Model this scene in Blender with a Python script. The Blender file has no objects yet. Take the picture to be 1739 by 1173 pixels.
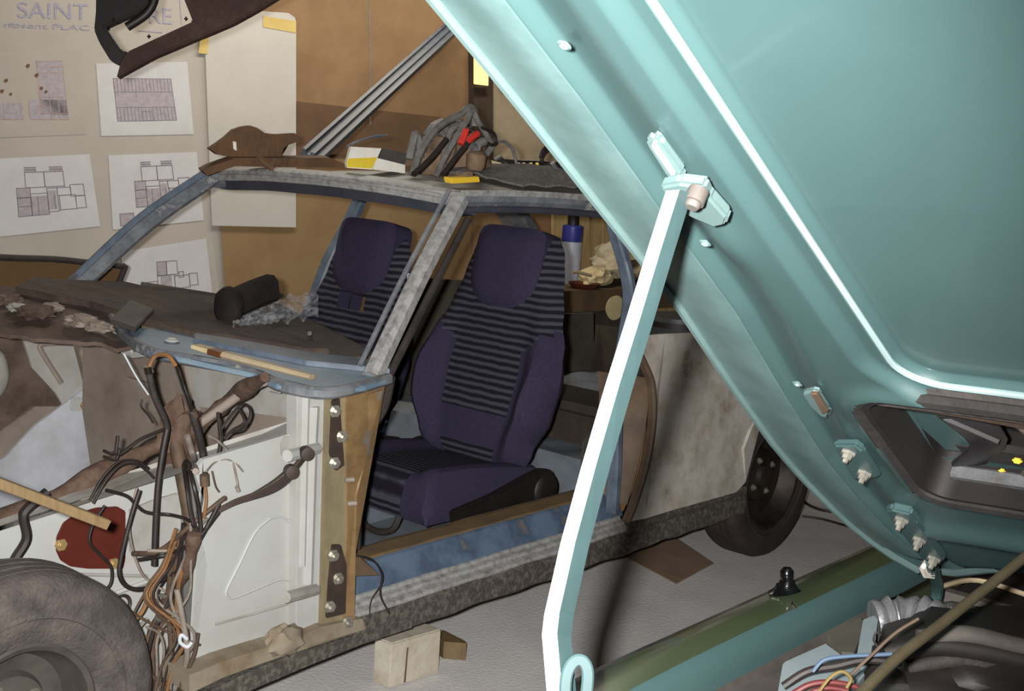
import bpy, bmesh, math, random
from mathutils import Vector as V, Matrix, noise as mnoise
random.seed(7)
S = bpy.context.scene
COL = S.collection
# ------------------------------------------------------------------ camera
CAM = V((-2.043, -2.134, 1.427)); F = 2151.5
yaw, pitch, roll = [math.radians(a) for a in (49.56, -9.03, 3.65)]
fw = V((math.sin(yaw)*math.cos(pitch), math.cos(yaw)*math.cos(pitch), math.sin(pitch)))
rt = V((math.cos(yaw), -math.sin(yaw), 0)); up = rt.cross(fw)
rt, up = rt*math.cos(roll)+up*math.sin(roll), up*math.cos(roll)-rt*math.sin(roll)
cd = bpy.data.cameras.new('camera'); cam = bpy.data.objects.new('camera', cd); COL.objects.link(cam)
cd.sensor_width = 36; cd.lens = F/1739*36; cd.clip_start = .02
m = Matrix((rt, up, -fw)).transposed().to_4x4(); m.translation = CAM; cam.matrix_world = m
S.camera = cam
# ------------------------------------------------------------------ world, lights, exposure
w = bpy.data.worlds.new('world'); S.world = w; w.use_nodes = True
w.node_tree.nodes['Background'].inputs[0].default_value = (.5, .42, .34, 1)
w.node_tree.nodes['Background'].inputs[1].default_value = .25
def lamp(name, kind, loc, energy, color, **k):
    d = bpy.data.lights.new(name, kind); d.energy = energy; d.color = color
    for a, b in k.items(): setattr(d, a, b)
    o = bpy.data.objects.new(name, d); COL.objects.link(o); o.location = loc
    return o
# the camera's own flash, just left of and above the lens
flash = lamp('camera_flash', 'SPOT', CAM - rt*.062 + up*.03 + fw*.01, 400, (1, .99, .985), shadow_soft_size=.022, spot_size=math.radians(78), spot_blend=1.0)
flash.rotation_euler = (fw - rt*.07 - up*.02).to_track_quat('-Z', 'Y').to_euler()
# unseen ceiling fill, added to brighten the wall side of the garage
fill_light = lamp('ceiling_fill_light', 'AREA', (1.5, 1.75, 2.44), 22, (1, .92, .80), shape='RECTANGLE', size=2.4, size_y=.12)
S.view_settings.view_transform = 'Standard'; S.view_settings.look = 'None'
S.view_settings.gamma = 1; S.view_settings.use_curve_mapping = False
S.view_settings.exposure = .5

# ------------------------------------------------------------------ a pixel of the photograph -> a point on a real plane
def ray(x, y): return fw + rt*((x-869.5)/F) - up*((y-586.5)/F)
def _ax(x, y, i, v): d = ray(x, y); return CAM + d*((v-CAM[i])/d[i])
def X(x, y, v): return _ax(x, y, 0, v)
def Y(x, y, v): return _ax(x, y, 1, v)
def Z(x, y, v): return _ax(x, y, 2, v)
def D(x, y, t): return CAM + ray(x, y)*t
def onplane(x, y, p, n): d = ray(x, y); return CAM + d*((p-CAM).dot(n)/d.dot(n))
# ------------------------------------------------------------------ materials
def lin(c): return tuple(((v/255)/12.92 if v/255 <= .04045 else ((v/255+.055)/1.055)**2.4) for v in c)
MATS = {}
def mat(name, c, c2=None, rough=.6, metal=0, scale=8, lo=.4, hi=.65, bump=0, bscale=60, c3=None, spec=.5, stretch=(1,1,1), coat=0, alpha=1, trans=0, emit=0, detail=6):
    M = bpy.data.materials.new(name); M.use_nodes = True; T = M.node_tree; N = T.nodes; L = T.links
    b = N['Principled BSDF']; b.inputs['Base Color'].default_value = (*lin(c), 1)
    b.inputs['Roughness'].default_value = rough; b.inputs['Metallic'].default_value = metal
    b.inputs['Specular IOR Level'].default_value = spec
    if coat: b.inputs['Coat Weight'].default_value = coat; b.inputs['Coat Roughness'].default_value = .08
    if alpha < 1: b.inputs['Alpha'].default_value = alpha
    if trans: b.inputs['Transmission Weight'].default_value = trans
    if emit: b.inputs['Emission Color'].default_value = (*lin(c), 1); b.inputs['Emission Strength'].default_value = emit
    tc = N.new('ShaderNodeTexCoord'); mp = N.new('ShaderNodeMapping'); L.new(tc.outputs['Object'], mp.inputs[0])
    mp.inputs['Scale'].default_value = stretch
    if c2:
        n = N.new('ShaderNodeTexNoise'); n.inputs['Scale'].default_value = scale; n.inputs['Detail'].default_value = detail; n.inputs['Roughness'].default_value = .65
        L.new(mp.outputs[0], n.inputs[0])
        r = N.new('ShaderNodeValToRGB'); r.color_ramp.elements[0].position = lo; r.color_ramp.elements[1].position = hi
        r.color_ramp.elements[0].color = (*lin(c), 1); r.color_ramp.elements[1].color = (*lin(c2), 1)
        if c3: e = r.color_ramp.elements.new(min(.97, hi+.12)); e.color = (*lin(c3), 1)
        L.new(n.outputs[0], r.inputs[0]); L.new(r.outputs[0], b.inputs['Base Color'])
    if bump:
        n2 = N.new('ShaderNodeTexNoise'); n2.inputs['Scale'].default_value = bscale; n2.inputs['Detail'].default_value = 5
        L.new(mp.outputs[0], n2.inputs[0])
        bp = N.new('ShaderNodeBump'); bp.inputs['Strength'].default_value = bump; bp.inputs['Distance'].default_value = .01
        L.new(n2.outputs[0], bp.inputs['Height']); L.new(bp.outputs[0], b.inputs['Normal'])
    MATS[name] = M; return M
mat('concrete', (192,188,184), (214,210,206), rough=.85, scale=3, lo=.3, hi=.7, bump=.25, bscale=90)
mat('plaster', (176,160,134), (158,140,112), rough=.9, scale=5, bump=.1)
mat('hardboard', (134,106,74), (120,92,62), rough=.75, scale=6, lo=.35, hi=.7, bump=.08)
mat('hardboard_dark', (96,72,50), (86,62,42), rough=.75, scale=7)
mat('kraft', (138,113,78), (130,104,70), rough=.8, scale=6)
mat('board', (174,167,157), (164,157,147), rough=.85, scale=4, lo=.3, hi=.7)
mat('board_white', (184,180,172), (176,172,164), rough=.85, scale=4)
mat('paper', (194,193,193), (186,185,185), rough=.85, scale=9)
mat('ink', (128,120,130), (108,100,112), rough=.9, scale=40)
mat('ink_pale', (168,160,164), (150,144,150), rough=.9, scale=60)
mat('ink_red', (176,150,142), (150,126,118), rough=.9, scale=45)
mat('ink_brown', (104,82,60), rough=.9)
mat('ink_blue', (140,138,158), (164,160,170), rough=.9, scale=60)
mat('tape', (196,174,106), (182,158,90), rough=.6, scale=12)
mat('matte_black', (26,22,21), (36,30,28), rough=.85, scale=14, spec=.2)
mat('floor_card', (140,116,94), (124,102,82), rough=.85, scale=8)
mat('channel', (70,76,83), (56,62,70), rough=.55, scale=14)
mat('teal_flange', (84,106,104), (74,96,94), rough=.5, scale=14, lo=.4, hi=.6)
mat('frame_edge_highlight', (142,160,158), (128,148,146), rough=.25, scale=10, coat=.5)  # pale tone paints the specular line of the rolled frame edge
mat('black_gloss', (9,9,10), rough=.18)
mat('ceiling_paint', (120,100,78), (110,92,70), rough=.9)
mat('doorpost', (54,46,38), (80,60,44), rough=.8, scale=8)
mat('strip_cream', (255,226,150), rough=.5, emit=.55)  # mild emission added so the cream strip reads bright
mat('black_plastic', (18,14,13), (26,20,18), rough=.55, scale=20)
mat('rust_trim', (48,27,20), (66,42,32), rough=.8, scale=16, bump=.3)
mat('rubber', (34,28,26), (52,44,40), rough=.75, scale=14, bump=.2, bscale=120)
mat('tyre', (66,60,57), (100,91,85), rough=.85, scale=10, bump=.4, bscale=150)
mat('tyre_dark', (38,30,27), (54,44,40), rough=.85, scale=8, bump=.3, bscale=150)
mat('rim_steel', (64,58,52), (40,32,28), rough=.55, metal=.6, scale=10)
mat('white_paint', (170,171,166), (160,159,152), rough=.5, scale=5, lo=.4, hi=.68, c3=(134,126,110))
mat('grey_primer', (158,156,150), (138,132,122), rough=.7, scale=7, c3=(112,100,88))
mat('firewall', (138,126,114), (118,106,94), rough=.75, scale=6, c3=(98,86,76))
mat('silver_panel', (186,188,192), (158,158,160), rough=.5, scale=5, c3=(128,116,106))
mat('blue_paint', (88,104,122), (66,80,98), rough=.45, scale=9, lo=.42, hi=.6, c3=(120,108,84))
mat('blue_pale', (106,128,146), (126,144,154), rough=.45, scale=10, lo=.4, hi=.62, c3=(120,110,88))
mat('pillar', (118,120,122), (88,92,98), rough=.5, scale=14, lo=.4, hi=.58, c3=(176,172,164), stretch=(1,1,1))
mat('pillar_worn', (150,150,148), (122,120,116), rough=.55, scale=45, lo=.42, hi=.62, c3=(92,88,84))
mat('pillar_blue', (96,107,119), (74,84,96), rough=.45, scale=14, c3=(130,120,104))
mat('roof_primer', (150,148,140), (122,118,110), rough=.6, scale=9, c3=(96,88,78))
mat('header_dark', (50,52,62), (62,62,68), rough=.6, scale=10)
mat('brown_post', (138,112,76), (120,94,62), rough=.5, scale=9, lo=.42, hi=.58, c3=(112,112,110), stretch=(1,1,1.4))
mat('olive_post', (134,122,92), (112,102,80), rough=.55, scale=12, c3=(150,146,136), stretch=(1,1,.5))
mat('hinge_dark', (62,50,42), (48,38,34), rough=.6, scale=12)
mat('bolt', (176,172,160), (140,134,124), rough=.35, metal=.7, scale=40)
mat('underseal', (66,60,54), (98,92,84), rough=.95, scale=60, lo=.45, hi=.62, bump=.6, bscale=120)
mat('rust_ledge', (132,122,104), (108,90,68), rough=.85, scale=9, c3=(90,66,44))
mat('sill_brown', (112,90,58), (90,74,52), rough=.8, scale=11, c3=(70,80,92))
mat('floor_pan', (104,112,120), (90,94,96), rough=.7, scale=10, c3=(104,86,60))
mat('quarter', (192,186,176), (168,158,144), rough=.65, scale=9, lo=.4, hi=.58, c3=(120,106,90))
mat('jamb', (98,80,62), (78,62,48), rough=.6, scale=10)
mat('trim_card', (130,98,58), (118,86,50), rough=.6, scale=5)
mat('dash', (80,72,64), (66,58,52), rough=.9, scale=14, bump=.2)
mat('dash_rough', (58,46,40), (78,64,54), rough=.9, scale=18, bump=.5, c3=(46,36,32), stretch=(1.5,.4,1))
mat('rust_dark', (72,56,46), (98,82,70), rough=.85, scale=11, c3=(54,38,30))
mat('red_cover', (84,34,24), (76,29,20), rough=.45, scale=14)
mat('brass', (176,150,104), rough=.4, metal=.5)
mat('wire_black', (30,24,22), (44,34,30), rough=.55, scale=30)
mat('wire_brown', (84,66,50), (62,48,36), rough=.7, scale=20)
mat('wire_copper', (128,90,52), (104,72,44), rough=.6, scale=20)
mat('wire_grey', (134,124,112), (106,96,86), rough=.7, scale=20)
mat('loom_tape', (74,54,42), (98,78,64), rough=.85, scale=20, bump=.5, bscale=50)
mat('chrome', (200,198,196), rough=.18, metal=1)
mat('wood', (110,90,58), (94,74,46), rough=.6, scale=14, stretch=(6,1,1))
mat('wood_pale', (172,156,128), (158,140,112), rough=.6, scale=16)
mat('wood_block', (182,175,160), (160,148,126), rough=.8, scale=8, c3=(126,104,76), bump=.2)
mat('wood_dark', (96,78,54), (78,62,44), rough=.8, scale=9, stretch=(1,1,.3))
mat('wood_fence', (176,150,104), (150,124,82), rough=.8, scale=6, stretch=(4,4,.5))
mat('bristle', (206,190,148), (190,172,128), rough=.9, scale=90)
mat('ferrule', (96,58,36), rough=.5)
mat('cardboard_dark', (100,72,48), (84,60,40), rough=.9, scale=14, bump=.3)
mat('box_white', (230,226,214), (216,210,196), rough=.6, scale=12)
mat('box_yellow', (222,196,60), (206,176,50), rough=.6, scale=12)
mat('grey_strip', (98,106,114), (84,90,96), rough=.6, scale=12)
mat('vane', (44,42,42), (30,28,28), rough=.45, scale=20)
mat('dark_box', (74,70,66), (60,56,54), rough=.7, scale=12)
mat('tool_steel', (112,110,106), (84,80,76), rough=.65, metal=0, scale=22)
mat('tool_red', (196,52,42), (170,44,38), rough=.45, scale=20)
mat('tool_yellow', (220,182,50), rough=.5)
mat('rust_tool', (118,94,72), (92,74,58), rough=.8, scale=22)
mat('cloth_dark', (104,100,95), (84,80,76), rough=.95, scale=30, bump=.6, bscale=80)
mat('clear_film', (225,230,235), rough=.16, alpha=.16, spec=1)
mat('glass_brown', (120,92,62), rough=.06, alpha=.42, spec=.8)
mat('can_white', (172,178,190), (160,166,178), rough=.4, scale=10)
mat('can_blue', (48,52,128), rough=.4)
mat('fleece', (192,180,152), (172,160,132), rough=.95, scale=26, bump=.9, bscale=30)
mat('clutter_dark', (58,48,38), (44,36,28), rough=.9, scale=8, bump=.5, bscale=20)
mat('clutter_green', (74,70,58), (58,54,46), rough=.9, scale=8)
mat('drum_grey', (62,64,64), (50,50,50), rough=.5, scale=10)
mat('teal', (58,80,79), (54,75,74), rough=.38, scale=2.5, lo=.35, hi=.7, coat=.15)
mat('teal_edge', (86,106,104), (80,98,96), rough=.5, scale=12, coat=.15)
mat('teal_olive_reflection', (70,82,56), (64,76,53), rough=.3, scale=3, coat=.6)  # olive tint paints the garage's brown reflection into the teal
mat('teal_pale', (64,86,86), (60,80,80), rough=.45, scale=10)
mat('white_and_lit_leg', (190,196,200), (182,188,192), rough=.5, scale=10)  # white for small parts; on the stay leg it paints flash brightness
mat('seal_foam', (46,42,40), (62,57,53), rough=.95, scale=26, bump=.6, bscale=60)
mat('seal_rubber', (22,19,18), (34,30,28), rough=.8, scale=20, bump=.2)
mat('bay_black', (17,14,12), (28,22,19), rough=.6, scale=10)
mat('bay_grey', (78,72,66), (58,52,48), rough=.7, scale=10, c3=(94,90,86))
mat('alloy', (118,118,120), (90,88,86), rough=.45, metal=.35, scale=9, bump=.3)
mat('bay_white', (134,146,148), (122,134,136), rough=.5, scale=6)
mat('olive_hose', (74,66,48), (60,54,38), rough=.55, scale=14)
mat('wire_red', (92,34,31), rough=.5)
mat('wire_yellow', (110,92,48), rough=.5)
mat('wire_blue', (70,88,108), rough=.5)
mat('yellow_tank', (150,116,34), rough=.5)
mat('white_plastic', (230,228,220), rough=.5)
mat('seat_plain', (54,49,69), (46,42,59), rough=.95, scale=120, lo=.35, hi=.65, spec=.15)
def stripe_mat():
    M = mat('seat_stripe', (60,52,88), rough=.95, spec=.15); T = M.node_tree; N = T.nodes; L = T.links; b = N['Principled BSDF']
    tc = N.new('ShaderNodeTexCoord'); uvn = N.new('ShaderNodeUVMap')
    wv = N.new('ShaderNodeTexWave'); wv.wave_type = 'BANDS'; wv.bands_direction = 'Y'
    wv.inputs['Scale'].default_value = 14.5; wv.inputs['Distortion'].default_value = 1.1; wv.inputs['Detail'].default_value = 2; wv.inputs['Detail Scale'].default_value = 1.5
    L.new(uvn.outputs[0], wv.inputs[0])
    r = N.new('ShaderNodeValToRGB'); e = r.color_ramp.elements
    e[0].position = .2; e[0].color = (*lin((26,24,31)), 1); e[1].position = .8; e[1].color = (*lin((64,64,71)), 1)
    q = e.new(.5); q.color = (*lin((44,41,54)), 1)
    L.new(wv.outputs[0], r.inputs[0]); L.new(r.outputs[0], b.inputs['Base Color'])
    bp = N.new('ShaderNodeBump'); bp.inputs['Strength'].default_value = .5; bp.inputs['Distance'].default_value = .004
    L.new(wv.outputs[0], bp.inputs['Height']); L.new(bp.outputs[0], b.inputs['Normal'])
stripe_mat()
# ------------------------------------------------------------------ builders
def thing(name, label, cat, loc=(0,0,0), group=None, rz=0):
    o = bpy.data.objects.new(name, None); COL.objects.link(o); o.location = loc; o.rotation_euler = (0, 0, rz)
    o.empty_display_size = .05; o['label'] = label; o['category'] = cat
    if group: o['group'] = group
    return o
def root_of(o):
    while o.parent: o = o.parent
    return o
def link(name, me, mats, parent=None, label=None, cat=None, group=None, kind=None, smooth=False, local=False):
    """mesh in world coordinates -> one object; its origin is its thing's base, or its own bottom centre"""
    for mm in ([mats] if isinstance(mats, str) else mats): me.materials.append(MATS[mm])
    o = bpy.data.objects.new(name, me); COL.objects.link(o)
    if parent: 
        o.parent = parent
        if not local: me.transform(Matrix.Translation(-root_of(parent).location))
    elif not local and me.vertices:
        xs = [v.co for v in me.vertices]
        c = V(((min(p.x for p in xs)+max(p.x for p in xs))/2, (min(p.y for p in xs)+max(p.y for p in xs))/2, min(p.z for p in xs)))
        me.transform(Matrix.Translation(-c)); o.location = c
    if smooth: 
        for p in me.polygons: p.use_smooth = True
        me.set_sharp_from_angle(angle=math.radians(40))
    if label: o['label'] = label
    if cat and not parent: o['category'] = cat
    if group: o['group'] = group
    if kind: o['kind'] = kind
    return o
def fin(bm, name, mats, parent=None, **k):
    bmesh.ops.recalc_face_normals(bm, faces=bm.faces)
    me = bpy.data.meshes.new(name); bm.to_mesh(me); bm.free()
    return link(name, me, mats, parent, **k)
def add_prism(bm, pts, vec):
    vec = V(vec); a = [bm.verts.new(p) for p in pts]; b = [bm.verts.new(V(p)+vec) for p in pts]
    fs = [bm.faces.new(a), bm.faces.new(b[::-1])]
    n = len(pts)
    for i in range(n): bm.faces.new((a[i], b[i], b[(i+1) % n], a[(i+1) % n]))
    return fs
def panel(name, pts, vec, mt, parent=None, bev=0, **k):
    bm = bmesh.new(); fs = add_prism(bm, pts, vec)
    if bev:
        bmesh.ops.recalc_face_normals(bm, faces=bm.faces)
        bmesh.ops.bevel(bm, geom=bm.edges[:], offset=bev, segments=2, affect='EDGES', clamp_overlap=True)
    bmesh.ops.triangulate(bm, faces=[f for f in bm.faces if len(f.verts) > 4])
    return fin(bm, name, mt, parent, **k)
def add_box(bm, c, size, rot=None):
    M4 = Matrix.Translation(c) @ (rot.to_4x4() if rot else Matrix.Identity(4)) @ Matrix.Diagonal((*size, 1))
    return bmesh.ops.create_cube(bm, size=1, matrix=M4)
def box(name, c, size, mt, parent=None, rot=None, bev=.004, seg=2, **k):
    bm = bmesh.new(); add_box(bm, c, size, rot)
    if bev: bmesh.ops.bevel(bm, geom=bm.edges[:], offset=min(bev, min(size)*.45), segments=seg, affect='EDGES', clamp_overlap=True)
    return fin(bm, name, mt, parent, **k)
def spline(pts, n=6):
    pts = [V(p) for p in pts]
    if len(pts) < 3: return pts
    out = []
    P = [pts[0]*2-pts[1]] + pts + [pts[-1]*2-pts[-2]]
    for i in range(1, len(P)-2):
        a, b, c, d = P[i-1:i+3]
        for j in range(n):
            t = j/n
            out.append(.5*((2*b)+(c-a)*t+(2*a-5*b+4*c-d)*t*t+(3*b-a-3*c+d)*t**3))
    out.append(pts[-1]); return out
def frames(path):
    fr = []; up0 = V((0,0,1)); n = None
    for i, p in enumerate(path):
        t = (path[min(i+1, len(path)-1)]-path[max(i-1, 0)]).normalized()
        if n is None:
            n = t.cross(up0 if abs(t.z) < .9 else V((1,0,0))).normalized()
        else: n = (n - t*n.dot(t)).normalized()
        fr.append((p, n, t.cross(n).normalized(), t))
    return fr
def add_sweep(bm, path, section, closed=True, cap=True, scale=None, frs=None):
    rings = []
    for i, (p, n, b, t) in enumerate(frs or frames(path)):
        s = scale(i/(max(1, len(path)-1))) if scale else 1
        rings.append([bm.verts.new(p + n*(a*s) + b*(c*s)) for a, c in section])
    m = len(section)
    for i in range(len(rings)-1):
        for j in range(m if closed else m-1):
            bm.faces.new((rings[i][j], rings[i][(j+1) % m], rings[i+1][(j+1) % m], rings[i+1][j]))
    if cap and closed: bm.faces.new(rings[0][::-1]); bm.faces.new(rings[-1])
    return rings
def circ(r, n=8): return [(r*math.cos(2*math.pi*i/n), r*math.sin(2*math.pi*i/n)) for i in range(n)]
def tube(name, pts, r, mt, parent=None, n=8, sm=6, scale=None, **k):
    bm = bmesh.new(); path = spline(pts, sm) if sm else [V(p) for p in pts]
    add_sweep(bm, path, circ(r, n), scale=scale)
    return fin(bm, name, mt, parent, smooth=True, **k)
def bar(name, pts, sec, mt, parent=None, sm=6, updir=None, scale=None, **k):
    """sweep of a section given in (side, updir) axes"""
    bm = bmesh.new(); path = spline(pts, sm) if sm else [V(p) for p in pts]
    frs = None
    if updir:
        frs = []
        for i, p in enumerate(path):
            t = (path[min(i+1, len(path)-1)]-path[max(i-1, 0)]).normalized()
            n = t.cross(V(updir)).normalized(); frs.append((p, n, n.cross(t).normalized(), t))
    add_sweep(bm, path, sec, scale=scale, frs=frs)
    return fin(bm, name, mt, parent, smooth=True, **k)
def rect(w_, h_, c=.2):
    a, b = w_/2, h_/2; q = min(a, b)*c
    return [(-a+q,-b),(a-q,-b),(a,-b+q),(a,b-q),(a-q,b),(-a+q,b),(-a,b-q),(-a,-b+q)]
def grid(name, fn, nu, nv, mt, parent=None, thick=None, keep=None, matfn=None, flat=False, **k):
    """surface fn(u, v), u and v in 0..1, with optional thickness vector"""
    bm = bmesh.new(); P = [[bm.verts.new(fn(i/nu, j/nv)) for i in range(nu+1)] for j in range(nv+1)]
    for j in range(nv):
        for i in range(nu):
            if keep and not keep((i+.5)/nu, (j+.5)/nv): continue
            f = bm.faces.new((P[j][i], P[j][i+1], P[j+1][i+1], P[j+1][i]))
            if matfn: f.material_index = matfn((i+.5)/nu, (j+.5)/nv)
    bmesh.ops.delete(bm, geom=[v for v in bm.verts if not v.link_faces], context='VERTS')
    if thick:
        r = bmesh.ops.extrude_face_region(bm, geom=bm.faces[:])
        bmesh.ops.translate(bm, vec=V(thick), verts=[g for g in r['geom'] if isinstance(g, bmesh.types.BMVert)])
    return fin(bm, name, mt, parent, smooth=not flat, **k)
def lathe(name, c, axis, prof, mt, parent=None, n=48, **k):
    """prof: (radius, along axis)"""
    ax = V(axis).normalized(); e1 = ax.cross(V((0,0,1)) if abs(ax.z) < .9 else V((1,0,0))).normalized(); e2 = ax.cross(e1)
    bm = bmesh.new(); R = []
    for i in range(n):
        a = 2*math.pi*i/n; d = e1*math.cos(a)+e2*math.sin(a)
        R.append([bm.verts.new(V(c)+d*r+ax*h) for r, h in prof])
    for i in range(n):
        for j in range(len(prof)-1): bm.faces.new((R[i][j], R[i][j+1], R[(i+1) % n][j+1], R[(i+1) % n][j]))
    bmesh.ops.remove_doubles(bm, verts=bm.verts, dist=1e-5)
    return fin(bm, name, mt, parent, smooth=True, **k)
def bolt(p, d, r, parent, mt='bolt', name='bolt', L=.012):
    d = V(d).normalized()
    return lathe(name, p, d, [(0,-.004),(r*.55,-.004),(r*1.5,-.004),(r*1.5,.002),(r*1.0,.002),(r,L*.6),(r*.55,L*.6),(r*.55,L),(0,L)], mt, parent, n=6)
def blob(name, c, size, mt, parent=None, amp=.2, freq=4, sub=3, rot=None, seed=0, flat=False, **k):
    bm = bmesh.new(); bmesh.ops.create_icosphere(bm, subdivisions=sub, radius=1)
    R3 = rot.to_3x3() if rot else Matrix.Identity(3)
    for v in bm.verts:
        d = v.co.normalized(); q = 1+amp*mnoise.noise(d*freq*.5+V((seed*3.1, seed, 0)))+amp*.5*mnoise.noise(d*freq+V((0, seed*2.3, 5)))
        p = V((d.x*size[0], d.y*size[1], d.z*size[2]))*q
        if flat and p.z < -size[2]*.55: p.z = -size[2]*.55
        v.co = V(c)+R3 @ p
    return fin(bm, name, mt, parent, smooth=True, **k)
def pxpath(l): return [Y(a, b, c) for a, b, c in l]
def struct(o): o['kind'] = 'structure'; return o
# ================================================================== the garage
WA = math.radians(-8); WP = V((.65, 2.55, 0)); wa = V((math.cos(WA), math.sin(WA), 0)); wn = V((math.sin(WA), -math.cos(WA), 0))   # wn points at the camera
def W(x, y, off=0): return onplane(x, y, WP+wn*off, wn)
def wl(s, h, off=0): return WP+wa*s+wn*off+V((0,0,h))
fl = struct(box('floor', (.9, -.9, -.05), (9, 8, .1), 'concrete', bev=0))
struct(panel('wall_back', [wl(-4.2,0), wl(5.2,0), wl(5.2,2.6), wl(-4.2,2.6)], -wn*.08, 'hardboard'))
struct(box('wall_left', (-3.5, -.9, 1.25), (.1, 8, 2.6), 'plaster', bev=0))
struct(box('wall_right', (5.3, -.9, 1.25), (.1, 8, 2.6), 'plaster', bev=0))
struct(box('wall_front', (.9, -4.8, 1.25), (9, .1, 2.6), 'plaster', bev=0))
struct(box('ceiling', (.9, -.9, 2.6), (9, 8.4, .08), 'ceiling_paint', bev=0))
ct = thing('ceiling_fill_fitting', 'long unseen fitting added on the garage ceiling for the fill light', 'lamp', (1.5, 1.75, 2.56))  # fitting put in to house the added fill light
box('housing', (1.5, 1.75, 2.525), (2.5, .14, .07), 'white_plastic', ct)
bm = bmesh.new()
# dark hardboard bands on the wall
b1 = struct(panel('trim_1', [W(504,172,.012), W(806,205,.012), W(806,262,.012), W(504,262,.012)], -wn*.012, 'hardboard_dark'))
# thin pull cord hanging on the wall
tube('pull_cord', [W(627,-20,.03), W(628,90,.03), W(629,212,.03)], .003, 'wire_grey', label='thin grey cord hanging on the brown wall', cat='cord', n=6)
# door post, bright strip and plastered panel to the right of it
struct(panel('trim_2', [W(805,-40,.05), W(836,-40,.05), W(838,300,.05), W(807,300,.05)], -wn*.05, 'doorpost'))
ls = thing('glow_strip', 'narrow glowing cream strip on the dark door post', 'lamp', W(820,110,.05))
panel('strip_face', [W(808,74,.075), W(831,74,.075), W(830,146,.075), W(808,143,.075)], -wn*.02, 'strip_cream', ls, bev=.003)
panel('end_cap', [W(807,143,.078), W(831,146,.078), W(831,150,.078), W(807,148,.078)], -wn*.024, 'doorpost', ls)
struct(panel('wall_panel', [W(838,-40,.02), W(1240,-40,.02), W(1240,330,.02), W(838,330,.02)], -wn*.02, 'plaster'))
bpy.data.objects['wall_panel'].name = 'trim_3'
lathe('wall_hook', W(850,128,.02), wn, [(0,0),(.035,0),(.04,.02),(.03,.045),(0,.05)], 'black_plastic', label='black round knob beside the dark door post', cat='knob', n=16)
# vertical fence boards behind the bench
for i in range(11):
    a, b = 940+i*21, 940+i*21+19.5
    struct(panel('trim_4' if i == 0 else 'trim_4', [W(a,350,.03+.006*(i % 3)), W(b,350,.03+.006*(i % 3)), W(b+2,640,.03+.006*(i % 3)), W(a+2,640,.03+.006*(i % 3))], -wn*.02, 'wood_fence'))
# ---- boards on the wall
def wsheet(name, px, off, th, mt, **k): return panel(name, [W(a, b, off) for a, b in px], -wn*th, mt, **k)
tb = thing('display_board', 'tall beige display board pinned with floor plans', 'board', W(150,300,.01))
wsheet('board_panel', [(-160,-120),(344,-60),(358,384),(381,512),(392,640),(-160,640)], .014, .012, 'board', parent=tb)
wb = thing('wall_board', 'plain pale board taped at its upper corner on brown wall', 'board', W(430,200,.02))
wsheet('board_panel', [(344,-40),(402,16),(490,22),(501,30),(503,40),(503,386),(360,383)], .026, .011, 'board_white', parent=wb)
wsheet('tape', [(447,27),(503,36),(503,56),(447,46)], .0285, .002, 'tape', parent=wb, label='yellowed masking tape')
wsheet('tape', [(341,60),(355,58),(353,92),(337,90)], .0285, .002, 'tape', parent=wb, label='yellowed masking tape')
wsheet('kraft_panel', [(371,381),(503.5,385),(503.5,300),(800,310),(800,620),(392,620),(381,505)], .012, .01, 'kraft', label='brown kraft panel on the wall below the pale board', cat='panel')
def bil(q, u, v):
    a = V(q[0])+(V(q[1])-V(q[0]))*u; b = V(q[3])+(V(q[2])-V(q[3]))*u; return a+(b-a)*v
def drawing(parent, q, segs, fills, off, name='plan_drawing', mt='ink', fmt='ink_pale', wd=1.3):
    bm = bmesh.new(); Q = [V((a, b, 0)) for a, b in q]
    for (u0, v0, u1, v1) in segs:
        a, b = bil(Q, u0, v0), bil(Q, u1, v1); d = (b-a)
        if d.length < .1: continue
        n = V((-d.y, d.x, 0)).normalized()*wd/2; e = d.normalized()*wd/2
        vs = [a-e+n, b+e+n, b+e-n, a-e-n]
        bm.faces.new([bm.verts.new(W(p.x, p.y, off+.0006)) for p in vs])
    me = fin(bm, name, mt, parent)
    if fills:
        for (u0, v0, u1, v1) in fills:
            bm = bmesh.new()
            bm.faces.new([bm.verts.new(W(*bil(Q, *c).xy, off+.0003)) for c in ((u0,v0),(u1,v0),(u1,v1),(u0,v1))])
            fin(bm, 'plan_shading', fmt, parent)
def rc(u0, v0, u1, v1): return [(u0,v0,u1,v0),(u1,v0,u1,v1),(u1,v1,u0,v1),(u0,v1,u0,v0)]
def plan_sheet(label, px, dq, segs, fills, off=.0165, mt='ink', fmt='ink_pale', wd=1.3):
    t = thing('plan_sheet', label, 'sheet', W(sum(p[0] for p in px)/4, max(p[1] for p in px), .014), group='floor plans on the display board')
    wsheet('paper', px, off, .0015, 'paper', parent=t); drawing(t, dq, segs, fills, off, mt=mt, fmt=fmt, wd=wd)
    return t
house = rc(.14,.1,.43,.42)+rc(.43,.1,.72,.42)+rc(0,.42,.2,.62)+rc(0,.62,.2,1)+rc(.2,.55,.45,1)+rc(.45,.45,.6,.95)+rc(.6,.45,.8,.62)+rc(.8,.4,1,.65)+rc(.62,.62,.86,.93)+rc(.86,.65,1,.92)+[(.14,.0,.32,.0),(.52,.0,.72,.0),(.14,.05,.32,.05),(.52,.05,.72,.05),(.3,.62,.3,1),(.0,.8,.2,.8),(.55,.6,.55,.9)]
hf = [(0,.42,.2,1),(.2,.6,.45,1),(.45,.5,.58,.9),(.14,0,.32,.1),(.52,0,.72,.1)]
hseg = []
for i in range(17): hseg += [(i/16, 0, i/16, .32), (i/16, .68, i/16, 1)]
hseg += rc(0,0,1,1)+[(0,.32,1,.32),(0,.68,1,.68)]+rc(.42,.78,.6,1)
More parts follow.
